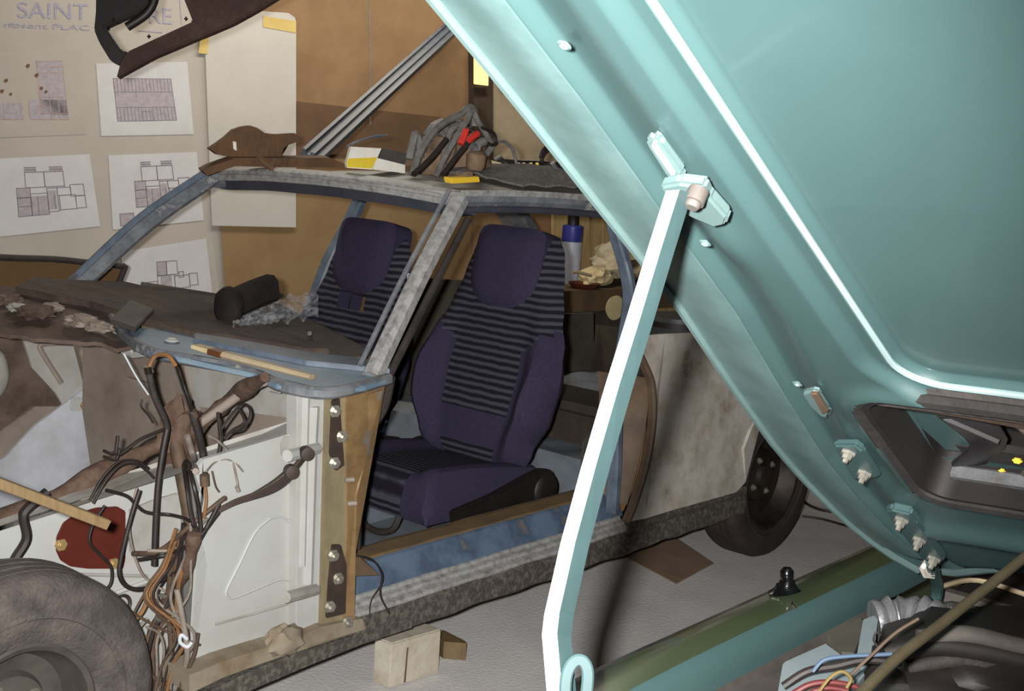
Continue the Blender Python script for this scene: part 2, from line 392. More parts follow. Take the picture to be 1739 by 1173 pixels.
plan_sheet('white plan sheet with a solid grey hatched block, upper right on the board', [(163,108),(318,105),(329,228),(172,231)], [(192,133),(290,134),(300,204),(200,206)], hseg, [(0,0,1,1)], wd=.9)
plan_sheet('white plan sheet with large house floor plan, left on the board', [(-60,272),(152,262),(170,384),(-60,408)], [(25,285),(137,282),(148,358),(32,368)], house, hf)
plan_sheet('white house plan sheet partly hidden behind the windscreen pillar', [(184,264),(334,258),(346,374),(192,390)], [(226,276),(316,272),(328,345),(232,352)], house+rc(-.3,1.12,-.06,1.38), hf+[(-.3,1.12,-.06,1.38)])
h2 = rc(.3,0,.47,.4)+rc(.47,0,.66,.4)+rc(0,.55,.3,.9)+rc(.3,.4,.6,.9)+rc(.6,.45,.86,.82)+rc(.68,.34,.76,.5)+rc(.86,.42,1,.78)+[(.0,.9,.3,1),(.4,.9,.86,.9)]
plan_sheet('white plan sheet with small stepped plan, lowest on the board', [(205,428),(350,405),(362,512),(368,560),(215,560)][:3]+[(215,530)], [(238,447),(332,440),(338,495),(240,508)], h2, [(.3,0,.47,.4),(.35,.4,.55,.75)])
cs = thing('site_plan_print', 'faint reddish site plan print, top left of the board', 'print', W(50,230,.014))
wsheet('paper', [(-60,90),(140,84),(146,228),(-60,236)], .0158, .0012, 'board', parent=cs)
drawing(cs, [(-30,104),(105,104),(117,203),(-30,203)], rc(.68,0,1,.9)+[(.7,.1,1,.1),(.7,.2,1,.2),(.72,.62,.98,.62),(.55,.7,.55,.98),(.45,.7,.45,.98),(.0,1,.48,1),(.56,1,1,1),(.7,.3,.7,.9),(.8,.5,.8,1),(.9,.5,.9,1),(.1,.75,.1,1),(.25,.72,.25,1)], [(.68,0,1,.92),(.56,.66,1,1),(0,.72,.48,1)], .0158, mt='ink_red', fmt='ink_pale')
bm = bmesh.new()
for (a, b, s_) in ((47,112,4),(62,128,4),(10,137,4),(70,150,3.5),(3,155,4),(18,160,3),(78,156,3)):
    bm.faces.new([bm.verts.new(W(a+s_*math.cos(i*1.05+.3*(i % 2)), b+s_*(1.1 if i % 2 else .8)*math.sin(i*1.05), .0168)) for i in range(6)])
fin(bm, 'tree_symbols', 'ink_brown', cs)
# lettering on the board
def lettering(txt, x0, y0, x1, y1, h, mt, parent, off=.0162):
    cu = bpy.data.curves.new('lettering', 'FONT'); cu.body = txt; cu.size = 1
    o = bpy.data.objects.new('tmp', cu); COL.objects.link(o)
    me = bpy.data.meshes.new_from_object(o.evaluated_get(bpy.context.evaluated_depsgraph_get()))
    COL.objects.unlink(o); bpy.data.objects.remove(o)
    xs = [v.co.x for v in me.vertices]; ys = [v.co.y for v in me.vertices]; wx = max(xs)-min(xs); hy = max(ys)-min(ys)
    for v in me.vertices:
        u = (v.co.x-min(xs))/wx; t = (v.co.y-min(ys))/hy
        v.co = W(x0+(x1-x0)*u, y0+(y1-y0)*u-h*t, off)
    me.name = 'lettering'
    return link('lettering', me, mt, parent)
lettering('SAINT', 30, 30, 150, 34, 27, 'ink_blue', tb)
lettering('RE', 254, 39, 292, 41, 27, 'ink_blue', tb)
lettering('nosent PLAC', 8, 46, 152, 52, 9, 'ink_blue', tb)
drawing(tb, [(0,0),(320,0),(320,100),(0,100)], [(.74,.52,.86,.55),(.955,.0,.965,.4),(.05,.4,.1,.41)], None, .0158, name='lettering_rule', mt='ink_blue', wd=1.5)
# ---- steel channel leaning from the car roof to the wall
p0 = Z(530, 263, 1.335); p0 = Y(530, 264, 1.05); p1 = W(782, 34, .09)
t = (p1-p0).normalized(); dd = (p1-p0)
ch = [(-.036,-.012),(.036,-.012),(.036,.016),(.030,.016),(.030,-.006),(-.030,-.006),(-.030,.016),(-.036,.016)]
ch = [(-.036,-.012),(-.036,.012),(-.024,.012),(-.024,-.002),(-.007,-.002),(-.007,.010),(.007,.010),(.007,-.002),(.024,-.002),(.024,.012),(.036,.012),(.036,-.012)]
bar('steel_channel', [p0, p0+dd*.5, p1], ch, 'channel', sm=0, updir=tuple(-fw), label='grey steel channel leaning diagonally from car roof to wall', cat='channel')
# ---- dark hanging trim, top left
TD = 3.5
ht = thing('hanging_trim', 'dark brown plastic trim frame hanging above the floor plans', 'trim', D(210, 60, TD))
TVEC = fw*.035
panel('side_arm', [D(a, b, TD) for a, b in [(163,-60),(162,20),(159,50),(168,72),(187,103),(204,111),(217,88),(205,85),(192,66),(178,45),(240,17),(262,-6),(262,-60)]], TVEC, 'black_plastic', ht, bev=.004)
panel('lower_arm', [D(a, b, TD-.004) for a, b in [(203,110),(197,132),(216,121),(262,96),(300,80),(330,67),(362,54),(395,40),(440,15),(480,-10),(520,-60),(300,-60),(312,-2),(327,36),(216,87)]], TVEC, 'rust_trim', ht, bev=.004)
tube('hook', [D(268,-40,TD), D(262,0,TD), D(248,24,TD), D(216,46,TD)], .0125, 'black_plastic', ht, n=10)
for a, b in ((193,34),(253,62),(316,32)): box('clip', D(a, b, TD), (.01,.012,.012), 'black_plastic', ht)
for a in (180, 430): tube('cord', [D(a,-58,TD), V((*D(a,-58,TD).xy, 2.56))], .003, 'wire_black', ht, sm=0)

# ================================================================== project car (nose towards the left, seen from its left side)
car = thing('car_body_shell', 'stripped two-door car shell without doors, front wings or bonnet', 'car', (.6, .69, 0))
ZC = lambda y: .862+.052*y                         # cowl height along the width
AL0, AL1 = V((.005,.035,.872)), V((.41,.163,1.285)); AR0, AR1 = V((.012,1.347,.935)), V((.393,1.226,1.268))
# pillars and header
bar('windscreen_pillar', [AL0+(AL0-AL1)*.03, (AL0+AL1)/2+V((-.004,0,.006)), AL1+V((-.012,-.004,-.012))], rect(.044,.045,.5), 'pillar_worn', car, updir=(-.7,-.1,.7))
fl_ = bar('pillar_flange', [AL0+V((-.024,.026,.014)), (AL0+AL1)/2+V((-.026,.026,.018)), AL1+V((-.022,.026,.01))], rect(.012,.012,.5), 'pillar', car, updir=(-.7,-.1,.7))
bar('windscreen_pillar', [AR0+(AR0-AR1)*.06, (AR0*.5+AR1*.5)+V((-.012,0,.014)), AR1+V((.005,0,.005))], rect(.07,.05,.5), 'pillar', car, updir=(-.7,.1,.7))
bar('pillar_flange', [AR0+V((-.03,-.02,.02)), (AR0+AR1)/2+V((-.044,-.02,.034)), AR1+V((-.03,-.02,.02))], rect(.016,.02,.5), 'pillar_blue', car, updir=(-.7,.1,.7))
def headx(y): return .398-.045*(1-((y-.69)/.53)**2)
def onhead(px, py, dx=0):
    lo_, hi_ = 2.0, 6.0
    for _ in range(50):
        mid = (lo_+hi_)/2; p = D(px, py, mid)
        if p.x-dx > headx(min(max(p.y,.1),1.3)): hi_ = mid
        else: lo_ = mid
    return D(px, py, lo_)
up_px = [(352,297),(372,291),(410,290),(448,291),(500,294),(558,299),(620,306),(682,316),(740,327),(790,337)]
lo_px = [(360,316),(384,322),(420,323),(460,324),(503,328),(558,333),(631,343),(690,352),(740,361),(785,368)]
mid_px = [((a[0]+b[0])/2, a[1]*.5+b[1]*.5) for a, b in zip(up_px, lo_px)]
hd = [onhead(a, b, 0) for a, b in up_px]; md = [onhead(a, b, .004) for a, b in mid_px]; lw = [onhead(a, b, .03) for a, b in lo_px]
bm = bmesh.new()
def strip(bm, rows):
    Rv = [[bm.verts.new(p) for p in spline(r, 4)] for r in rows]
    for a, b in zip(Rv, Rv[1:]):
        for i in range(len(a)-1): bm.faces.new((a[i], a[i+1], b[i+1], b[i]))
strip(bm, [[p+V((.05,0,.012)) for p in hd], [p+V((0,0,.006)) for p in hd], [p+V((-.006,0,0)) for p in hd], [(p*.7+q*.3)+V((-.002,0,0)) for p, q in zip(hd, md)], [(p*.55+q*.45)+V((-.009,0,0)) for p, q in zip(hd, md)], [p+V((-.006,0,0)) for p in md], [p+V((.015,0,-.002)) for p in md]])
fin(bm, 'windscreen_header', 'pillar_worn', car, smooth=True)
bm = bmesh.new(); strip(bm, [[p+V((.012,0,0)) for p in md], lw, [p+V((.05,0,.004)) for p in lw], [p+V((.07,0,.03)) for p in md]])
fin(bm, 'header_lining', 'header_dark', car, smooth=True)
# roof
def roof_pt(u, v):
    y = .15+1.085*v; x0 = headx(y)-.004; x = x0+(1.86-x0)*u
    t = (y-.69)/.54
    zf = 1.296-.02*v+.0
    z = zf+.030*(1-t*t)*min(1, u*5) - .004 + .008*(1-t*t) - .05*max(0, u-.7)**2*3
    return V((x, y, z))
def roof_z(x, y): return roof_pt(max(0, (x-.39)/1.47), (y-.15)/1.085).z
grid('roof_panel', roof_pt, 30, 24, 'roof_primer', car, thick=(0,0,-.012))
# left roof rail with gutter
rail = [V((.40,.158,1.288)), V((.62,.150,1.290)), V((.85,.150,1.284)), V((1.06,.155,1.272)), V((1.35,.16,1.255)), V((1.75,.17,1.215))]
bar('roof_rail', [p+V((0,.012,-.012)) for p in rail], rect(.045,.040,.6), 'pillar', car, updir=(0,0,1))
bar('rain_gutter', [p+V((0,-.012,.004)) for p in rail], [(-.012,-.008),(.012,-.008),(.012,.008),(.007,.008),(.007,-.002),(-.007,-.002),(-.007,.006),(-.012,.006)], 'pillar_worn', car, updir=(0,0,1))
bar('door_seal_channel', [p+V((0,.02,-.042)) for p in rail[:5]], rect(.022,.02,.4), 'header_dark', car, updir=(0,0,1))
railr = [V((.39,1.222,1.268)), V((.8,1.228,1.270)), V((1.2,1.225,1.255)), V((1.75,1.21,1.2))]
bar('roof_rail', [p+V((0,-.012,-.012)) for p in railr], rect(.045,.05,.6), 'pillar', car, updir=(0,0,1))
# centre pillars
bar('centre_pillar', [Y(1036,352,.165), Y(1046,400,.15), Y(1062,455,.13), Y(1069,505,.10), Y(1063,560,.06), Y(1052,625,.045), Y(1046,700,.04), Y(1044,780,.04), Y(1040,868,.05)], rect(.03,.04,.4), 'pillar_blue', car, updir=(0,-1,0))
bar('centre_pillar', [Y(612,338,1.22), Y(590,385,1.27), Y(560,440,1.31), Y(537,500,1.34), Y(520,560,1.36)]+[V((.9,1.37,.3))], rect(.035,.05,.4), 'pillar_blue', car, updir=(0,-1,0))
# rear quarter panel with wheel arch
qp = [(1.03,.885),(1.2,.880),(1.6,.862),(2.1,.845),(2.6,.82),(2.72,.7),(2.72,.36),(2.45,.3)]
arch = [(1.985+.31*math.cos(a), .315+.325*math.sin(a)) for a in [math.radians(q) for q in range(0, 165, 12)]]
lowq = [(1.745,.325),(1.69,.297),(1.5,.300),(1.3,.305),(1.15,.305),(1.052,.312)]
jq = [(1.075,.36),(1.115,.47),(1.14,.58),(1.146,.66),(1.13,.74),(1.09,.80),(1.05,.85)]
def qy(x, z): return -.004+.05*max(0, z-.62)**1.6*3 - .008*math.sin(max(0,min(1,(z-.3)/.35))*math.pi)
outl = [V((x, qy(x, z), z)) for x, z in qp+[(a, b) for a, b in arch]+lowq+jq]
bm = bmesh.new(); fs = add_prism(bm, outl, (0,.012,0)); bmesh.ops.triangulate(bm, faces=[f for f in bm.faces if len(f.verts) > 4])
fin(bm, 'rear_quarter_panel', 'quarter', car)
# rear quarter: jamb rolled edge, trim card, inner wheel house, C pillar
bar('door_jamb', [V((x-.004, qy(x,z)+.004, z)) for x, z in [(1.05,.312)]+jq], rect(.02,.03,.6), 'jamb', car, updir=(0,-1,0))
grid('jamb_lining', lambda u, v: (lambda p: V((p[0]-.01-.05*u, .012+.15*u, p[1])))((lambda k: (jq[int(k)][0]*(1-k % 1)+jq[min(6,int(k)+1)][0]*(k % 1), jq[int(k)][1]*(1-k % 1)+jq[min(6,int(k)+1)][1]*(k % 1)))(v*4.2)), 3, 12, 'jamb', car)
panel('trim_card', [Y(1098,708,.045), Y(1060,712,.09), Y(1046,760,.10), Y(1040,872,.10), Y(1058,868,.05), Y(1085,810,.04), Y(1096,755,.04)], (0,.006,0), 'trim_card', car)
bar('rear_pillar', [V((1.78,.17,1.22)), V((2.0,.1,1.05)), V((2.15,.04,.86))], rect(.05,.14,.3), 'pillar', car, updir=(0,-1,0))
bar('rear_pillar', [V((1.78,1.21,1.2)), V((2.0,1.28,1.05)), V((2.15,1.35,.88))], rect(.05,.14,.3), 'pillar', car, updir=(0,-1,0))
panel('rear_quarter_panel', [V((1.3,1.385,.9)), V((1.8,1.38,.86)), V((2.1,1.375,.70)), V((2.62,1.37,.68)), V((2.66,1.37,.4)), V((1.75,1.385,.3)), V((1.1,1.385,.3)), V((1.15,1.385,.6))], (0,-.012,0), 'clutter_green', car)
panel('tail_panel', [V((2.66,.02,.66)), V((2.66,1.37,.62)), V((2.66,1.37,.36)), V((2.66,.02,.36))], (.01,0,0), 'clutter_dark', car)
grid('wheel_house', lambda u, v: V((1.985+.33*math.cos(math.pi*(1-u)), .02+.22*v, .31+.35*math.sin(math.pi*(1-u)))), 16, 2, 'underseal', car, thick=(0,0,.006))
panel('inner_side_panel', [V((1.13,.24,.28)), V((2.6,.24,.28)), V((2.6,.24,.82)), V((1.3,.24,.62)), V((1.13,.24,.5))], (0,.01,0), 'clutter_green', car)
# sill: profile in (y, z), swept along x
def extr(name, prof, x0, x1, mt, parent=car, nx=6, wob=0, **k):
    bm = bmesh.new(); R = []
    for i in range(nx+1):
        x = x0+(x1-x0)*i/nx
        R.append([bm.verts.new((x, y, z+(wob*mnoise.noise(V((x*9, y*30, z*9))) if wob else 0))) for y, z in prof])
    for i in range(nx):
        for j in range(len(prof)-1): bm.faces.new((R[i][j], R[i+1][j], R[i+1][j+1], R[i][j+1]))
    return fin(bm, name, mt, parent, **k)
extr('outer_sill', [(.03,.205),(.004,.205),(-.006,.215),(-.004,.262),(.002,.272),(.012,.278)], -.06, 1.76, 'underseal', nx=60, wob=.008)
extr('sill_step', [(.008,.272),(.004,.279),(.010,.286),(.026,.292),(.030,.300),(.042,.304),(.046,.312),(.052,.314)], -.12, 1.08, 'pillar_worn', nx=20, wob=.002)
extr('sill_face', [(.050,.310),(.052,.318),(.078,.370),(.082,.376),(.090,.380)], -.12, 1.1, 'blue_paint', nx=10)
extr('sill_top', [(.088,.378),(.094,.383),(.150,.386),(.172,.382),(.178,.36),(.178,.26)], -.12, 1.12, 'sill_brown', nx=20, wob=.004)
extr('rear_sill', [(.012,.312),(-.002,.300),(-.004,.285),(.006,.262),(.03,.25)], 1.05, 1.76, 'underseal', nx=10)
extr('floor_pan', [(.17,.262),(.4,.262),(.55,.275),(.62,.33),(.76,.33),(.83,.275),(1.0,.262),(1.21,.262)], -.2, 1.15, 'floor_pan', nx=12, wob=.006)
extr('far_sill', [(1.20,.262),(1.21,.37),(1.30,.37),(1.36,.3),(1.37,.21)], -.2, 1.75, 'blue_paint', nx=8)
panel('rear_floor_step', [V((1.16,.2,.262)), V((1.20,.2,.42)), V((1.20,1.2,.42)), V((1.16,1.2,.262))], (.012,0,0), 'floor_pan', car)
grid('rear_floor', lambda u, v: V((1.2+1.4*u, .24+1.1*v, .42+.012*math.sin(u*30)*math.sin(v*22))), 30, 24, 'floor_pan', car)
# front ledge of the sill with rusty lip
pl = [(322,1146),(380,1122),(440,1103),(500,1085),(545,1064),(615,1050),(622,1068),(520,1096),(503,1104),(440,1128),(380,1150),(322,1178)]
panel('sill_ledge', [Y(a, b, -.012) for a, b in pl], (0,.10,.004), 'rust_ledge', car)
panel('jacking_rail', [Y(a, b, -.006) for a, b in [(300,1200),(420,1142),(503,1108),(620,1074),(700,1058),(700,1066),(620,1092),(520,1132),(440,1166),(360,1200)]], (0,.06,0), 'underseal', car)
blob('weld_lump', Y(482,1086,-.01), (.05,.03,.035), 'rust_ledge', car, amp=.35, freq=6, seed=3)
# ---- hinge post
def yz(px, y, vec, name, mt, **k): return panel(name, [Y(a, b, y) for a, b in px], vec, mt, car, **k)
yz([(556,668),(592,662),(600,700),(598,1050),(546,1062),(550,900)], 0, (0,.05,0), 'hinge_post', 'olive_post', bev=.003)
post = [(588,664),(656,644),(648,690),(632,735),(610,772),(606,840),(604,930),(602,1056),(584,1052),(590,900)]
bm = bmesh.new()
pa = [Y(a, b, -.006+(.03 if a > 600 and b < 780 else 0)) for a, b in post]
add_prism(bm, pa, (0,.05,0)); bmesh.ops.triangulate(bm, faces=[f for f in bm.faces if len(f.verts) > 4]); fin(bm, 'door_post_face', 'brown_post', car)
yz([(606,676),(650,662),(644,690),(630,730),(606,738)], .010, (0,.02,0), 'post_recess', 'brown_post')
yz([(505,664),(558,668),(552,900),(547,1062),(520,1088),(503,1094)], .012, (0,.04,0), 'wing_mount_panel', 'white_paint', bev=.003)
tube('pressed_bead', [Y(533,690,.012), Y(530,740,.012), Y(528,800,.012), Y(525,900,.012), Y(522,990,.012)], .013, 'white_paint', car)
tube('pressed_bead', [Y(519,664,.014), Y(516,780,.014), Y(512,960,.014)], .010, 'white_paint', car)
for px in ([(566,680),(578,676),(580,710),(586,790),(572,800),(562,770)], [(566,925),(580,925),(590,960),(588,1042),(556,1050),(560,990)]):
    hg = yz(px, -.008, (0,.010,0), 'hinge_plate', 'hinge_dark', bev=.002)
for a, b in ((569,698),(580,741),(568,786),(566,943),(574,982),(560,1030),(590,1056)): bolt(Y(a, b, -.010), (-.35,-1,0), .010, car, L=.02)
for a, b in ((592,815),(596,855)):
    tube('hinge_pin', [Y(a-6, b, -.010), Y(a+10, b-1, -.022)], .006, 'wire_grey', car, sm=0)
# door check stub and pin on the white panel
for a, b, s_ in ((508,770,1), (505,1010,1)):
    tube('check_strap_tube', [Y(a-20, b+4, -.035), Y(a+4, b-2, -.02), Y(a+30, b-9, .005)], .014, 'grey_primer' if b > 900 else 'white_paint', car, sm=0)
# footwell side panel (white) with pressed triangle
yz([(506,732),(506,1092),(470,1102),(322,1146),(338,1060),(352,960),(338,890),(346,848),(330,800),(345,780)], .04, (0,.012,0), 'footwell_panel', 'white_paint')
tri = [(458,880),(480,878),(497,900),(497,978),(470,985),(400,1014),(386,1012),(385,1000),(405,960),(432,905)]
tube('pressed_outline', [Y(a, b, .039) for a, b in tri+tri[:1]], .0035, 'white_paint', car, sm=4, n=6)
tube('seam', [Y(365,1060,.039), Y(430,1042,.039), Y(500,1022,.039)], .003, 'grey_primer', car, sm=0, n=6)
yz([(476,752),(482,742),(506,738),(506,775),(482,778),(477,770)], .037, (0,.004,0), 'access_hole_cover', 'grey_primer')
# inner wing (further in) and the step between the two
yz([(346,780),(200,836),(0,893),(-120,926),(-120,1260),(340,1260),(348,1000)], .20, (0,.012,0), 'inner_wing', 'white_paint')
panel('wing_step', [Y(346,779,.046), Y(338,890,.046), Y(352,960,.046), Y(338,1060,.046), Y(322,1150,.046), Y(310,1180,.2), Y(310,1060,.2), Y(318,960,.2), Y(310,860,.2), Y(320,790,.2)], (-.006,0,0), 'white_paint', car)
panel('wing_top_rail', [Y(504,733,.06), Y(346,781,.2), Y(0,893,.2), Y(-100,922,.2), Y(-100,890,.27), Y(0,862,.27), Y(200,806,.27), Y(500,712,.13)], (0,0,-.01), 'grey_primer', car)
tube('seam', [Y(-30,973,.198), Y(120,975,.198), Y(250,978,.198)], .004, 'grey_primer', car, sm=0, n=6)
lathe('drain_hole', Y(207,1027,.197), (0,-1,0), [(0,-.004),(.016,-.004),(.019,.002),(.023,.004),(.025,0)], 'hinge_dark', car, n=20)
tube('pressed_outline', [Y(150,1035,.198), Y(190,1010,.198), Y(255,985,.198)], .006, 'white_paint', car, n=6)
cov = [(214,868),(200,860),(165,862),(130,872),(108,888),(97,912),(96,935),(104,952),(120,962),(150,966),(210,966),(214,950)]
cv = yz(cov, .196, (0,.008,0), 'access_cover', 'red_cover', bev=.002, label='dark red cover plate')
for a, b in ((104,925),(193,957)): bolt(Y(a, b, .195), (0,-1,0), .009, cv, 'brass', 'screw', L=.006)
yz([(222,866),(260,850),(300,838),(330,842),(336,870),(318,900),(300,940),(222,938)], .192, (0,.008,0), 'bracket_plate', 'grey_primer')
# ---- firewall and the far side of the engine bay
panel('firewall', [X(a, b, -.14) for a, b in [(140,560),(330,590),(520,660),(520,840),(300,900),(165,870),(140,700)]], (.012,0,0), 'firewall', car)
panel('firewall_rib', [X(a, b, -.152) for a, b in [(215,640),(380,690),(380,698),(215,650)]], (.014,0,0), 'firewall', car)
panel('heater_intake', [X(a, b, -.16) for a, b in [(312,612),(508,660),(508,712),(420,700),(330,690)]], (.02,0,0), 'grey_primer', car)
panel('steering_bracket', [X(a, b, -.17) for a, b in [(245,600),(312,612),(330,760),(268,770)]], (.03,0,0), 'firewall', car)
panel('far_wing_upper', [Y(a, b, 1.14) for a, b in [(38,572),(120,570),(146,668),(108,690),(95,668),(55,625)]], (0,.01,0), 'grey_primer', car)
tube('pressed_outline', [Y(108,582,1.139), Y(72,585,1.139), Y(70,596,1.139), Y(104,650,1.139)], .008, 'firewall', car, n=6, sm=3)
panel('far_wing', [Y(a, b, 1.13) for a, b in [(144,660),(168,862),(120,900),(-80,920),(-80,830),(10,775),(60,722)]], (0,.01,0), 'silver_panel', car)
box('nut_plate', Y(139,686,1.125), (.07,.012,.04), 'white_paint', car, rot=Matrix.Rotation(.15, 3, 'Y'))
bolt(Y(142,688,1.118), (0,-1,0), .008, car, 'brass', 'bolt', L=.005)
panel('far_arch', [Y(a, b, 1.2) for a, b in [(-60,500),(40,520),(75,560),(60,620),(100,670),(118,700),(60,712),(0,770),(-60,780)]], (0,.012,0), 'rust_dark', car)
panel('far_strut_brace', [Y(a, b, 1.16) for a, b in [(-60,760),(0,732),(60,690),(118,690),(55,735),(5,790),(-60,830)]], (0,.014,0), 'firewall', car)
blob('far_strut_tower', Y(-14,635,1.19), (.05,.03,.075), 'grey_primer', car, amp=.05)
# ---- cowl
def cw(px, py, dz=0):
    # intersection with the gently tilted cowl surface
    n = V((0,-.052,1)).normalized(); return onplane(px, py, V((0,0,.862+dz)), n)
panel('cowl_front', [cw(a, b) for a, b in [(222,556),(300,560),(420,585),(520,608),(600,618),(664,622),(660,642),(620,655),(565,664),(520,662),(470,652),(430,634),(330,612),(262,598),(222,580)]], (0,0,-.012), 'blue_pale', car, bev=.002)
bar('cowl_lip', [cw(a, b, -.006) for a, b in [(190,540),(215,572),(255,597),(330,612),(400,625),(440,638),(480,656),(540,667),(590,662),(660,643)]], rect(.022,.026,.5), 'pillar', car, updir=(0,0,1))
panel('cowl_bead', [cw(a, b, .012) for a, b in [(330,562),(420,575),(520,596),(600,606),(662,614),(662,626),(600,620),(520,612),(420,592),(330,574)]], (0,0,-.03), 'pillar_blue', car, bev=.002)
panel('scuttle_strip', [cw(a, b, .018) for a, b in [(25,486),(60,468),(110,474),(215,478),(330,504),(420,540),(520,575),(560,592),(520,592),(420,574),(330,560),(240,540),(150,510),(90,500)]], (0,0,-.02), 'dash_rough', car, bev=.003)
grid('scuttle_side', lambda u, v: (lambda a, b: a+(b-a)*v+V((0,0,.012*mnoise.noise(V((u*9, v*7, 3))))))(cw(-60+290*u, 478+30*u, .0), cw(-60+310*u, 560+32*u, -.03)), 24, 10, 'rust_dark', car, thick=(0,0,-.01))
panel('hood_hinge_bracket', [X(a, b, -.24) for a, b in [(188,560),(212,566),(222,600),(252,590),(285,600),(262,604),(225,608),(206,600)]], (.008,0,0), 'white_paint', car)
for (a, b) in ((452,646), (310,600)):
    panel('cowl_tab', [X(x, y, -.25) for x, y in [(a,b),(a+24,b+6),(a+22,b+22),(a+12,b+16),(a+4,b+18)]], (.006,0,0), 'grey_primer', car)
lathe('stamped_ring', cw(292,578,.004), (0,-.05,1), [(.012,0),(.014,.004),(.018,.004),(.02,0)], 'grey_primer', car, n=20)
for (a, b, sz, mt_) in ((30,522,.02,'grey_primer'),(62,530,.035,'rust_dark'),(88,522,.022,'firewall'),(140,545,.03,'firewall'),(12,508,.03,'rust_dark'),(170,556,.025,'firewall')):
    blob('scuttle_lump', cw(a, b, .0), (sz*1.3, sz*1.6, sz*.6), mt_, car, amp=.45, freq=6, seed=a)
# dashboard shelf behind the windscreen base
panel('dash_shelf', [cw(a, b, .004) for a, b in [(240,478),(380,500),(470,515),(560,560),(645,604),(600,606),(520,598),(420,570),(330,548),(250,520)]], (0,0,-.02), 'dash', car)
panel('dash_rear_face', [cw(a, b, -.018) for a, b in [(470,515),(560,560),(645,604)]]+[cw(a, b, -.018)+V((0,0,-.16)) for a, b in [(645,604),(560,560),(470,515)]], (.006,0,0), 'dash', car)
for a, b in ((526,566),(404,546)): tube('dash_stud', [cw(a, b, 0), cw(a, b, .03)], .006, 'hinge_dark', car, sm=0)
# interior door seal hanging behind the hinge post, steering column stub
tube('door_seal', [Y(663,640,.06), Y(652,690,.08), Y(628,730,.09), Y(612,780,.09), Y(607,850,.08), Y(604,930,.08)], .013, 'rubber', car)
tube('door_seal', [Y(795,372,.17), Y(745,470,.14), Y(690,580,.10), Y(660,640,.08)], .010, 'rubber', car)
box('tunnel_console', (.75,.69,.37), (.5,.1,.1), 'clutter_green', car, bev=.02)
box('rear_seat_base', (1.45,.75,.5), (.3,.9,.14), 'clutter_dark', car, bev=.03)
# ---- wheels (part of the car)
def wheel(c, R, wdt, mt, parent, rim='rim_steel', rr=.62):
    h = wdt/2; r0 = R*rr
    prof = [(r0,h*.72),(r0+.012,h*.86),(R*.78,h*1.0),(R*.9,h*.97),(R*.965,h*.86),(R*.985,h*.72)]
    for g in (.5, .17, -.17, -.5): prof += [(R,(g+.10)*h),(R,(g+.03)*h),(R-.008,(g+.028)*h),(R-.008,(g-.028)*h),(R,(g-.03)*h)]
    prof += [(R*.985,-h*.72),(R*.965,-h*.86),(R*.9,-h*.97),(R*.78,-h*1.0),(r0+.012,-h*.86),(r0,-h*.72),(r0,h*.72)]
    ty = lathe('tyre', c, (0,-1,0), prof, mt, parent, n=72)
    lathe('sidewall_ring', c, (0,-1,0), [(R*.70,h*.93),(R*.715,h*1.005),(R*.73,h*1.01),(R*.745,h*.99)], mt, ty, n=60)
    rm = lathe('rim', c, (0,-1,0), [(r0+.012,h*.80),(r0+.004,h*.86),(r0-.006,h*.80),(r0-.012,h*.5),(r0-.03,h*.1),(r0*.55,h*.0),(r0*.5,h*.22),(r0*.3,h*.3),(r0*.25,h*.12),(0,h*.12)], rim, parent, n=60)
    lathe('hub_cap', c, (0,-1,0), [(r0*.24,h*.1),(r0*.22,h*.45),(r0*.12,h*.5),(0,h*.5)], rim, rm, n=20)
    for i in range(4):
        a = i*math.pi/2+.5; bolt(V(c)+V((math.cos(a)*r0*.38, -h*.27, math.sin(a)*r0*.38)), (0,-1,0), .009, rm, name='wheel_nut')
wheel((1.985,.085,.293), .293, .165, 'tyre_dark', car)
wheel((-.90,.065,.288), .288, .17, 'tyre', car, 'bay_grey', rr=.50)
wheel((1.985,1.28,.293), .293, .165, 'tyre_dark', car)
wheel((-.90,1.28,.283), .283, .17, 'tyre', car)
tube('rear_axle', [V((1.985,.2,.293)), V((1.985,1.2,.293))], .035, 'underseal', car, sm=0)
# ---- wiring, hoses and pipes (parts of the car)
def wy(px, py, y):                                   # wires come forward where they pass in front of the footwell panel
    return y-max(0, y-.012)*min(1, max(0, (px-285)/45)) if py > 790 else y
def wire(name, l, r, mt, y=.13, **k): return tube(name, [Y(p[0], p[1], p[2] if len(p) > 2 else wy(p[0], p[1], y)) for p in l], r*(.58 if r < .02 else .8), mt, car, **k)
wire('wrapped_loom', [(-60,905,.25),(40,868,.25),(150,815,.27),(230,775,.28),(300,742,.28),(350,712,.28),(400,672,.2),(450,640,.05)], .028, 'loom_tape', n=12, scale=lambda t: 1+.25*math.sin(t*23)+.1*math.sin(t*50)-.25*(t > .8))
wire('loom_sleeve', [(335,722,.25),(380,690,.2),(415,665,.15),(448,648,.08)], .019, 'firewall', n=10)
wire('wiring_loom', [(10,985),(25,950),(45,915),(40,880),(45,865),(80,835)], .018, 'wire_black', y=.17)
wire('connector', [(-10,990),(14,988),(32,990)], .010, 'tool_yellow', y=.16, n=8)
wire('heater_hose', [(258,632),(254,622),(262,606),(275,602),(288,606),(298,620)], .0085, 'wire_copper', y=.12)
wire('heater_pipe', [(298,620),(310,656),(326,702)], .0075, 'chrome', y=.12)
wire('heater_hose', [(326,700),(338,740),(346,780),(348,815)], .0145, 'rubber', y=.12, n=10)
wire('hose_clip', [(347,806),(348,824)], .018, 'wire_brown', y=.12, n=10)
wire('hose_clip', [(327,698),(331,708)], .017, 'wire_brown', y=.12, n=10)
wire('brake_pipe', [(348,822),(350,850),(346,880)], .006, 'wire_copper', y=.12)
wire('heater_hose', [(252,628),(262,672),(280,712),(284,730)], .0125, 'rubber', y=.12, n=10)
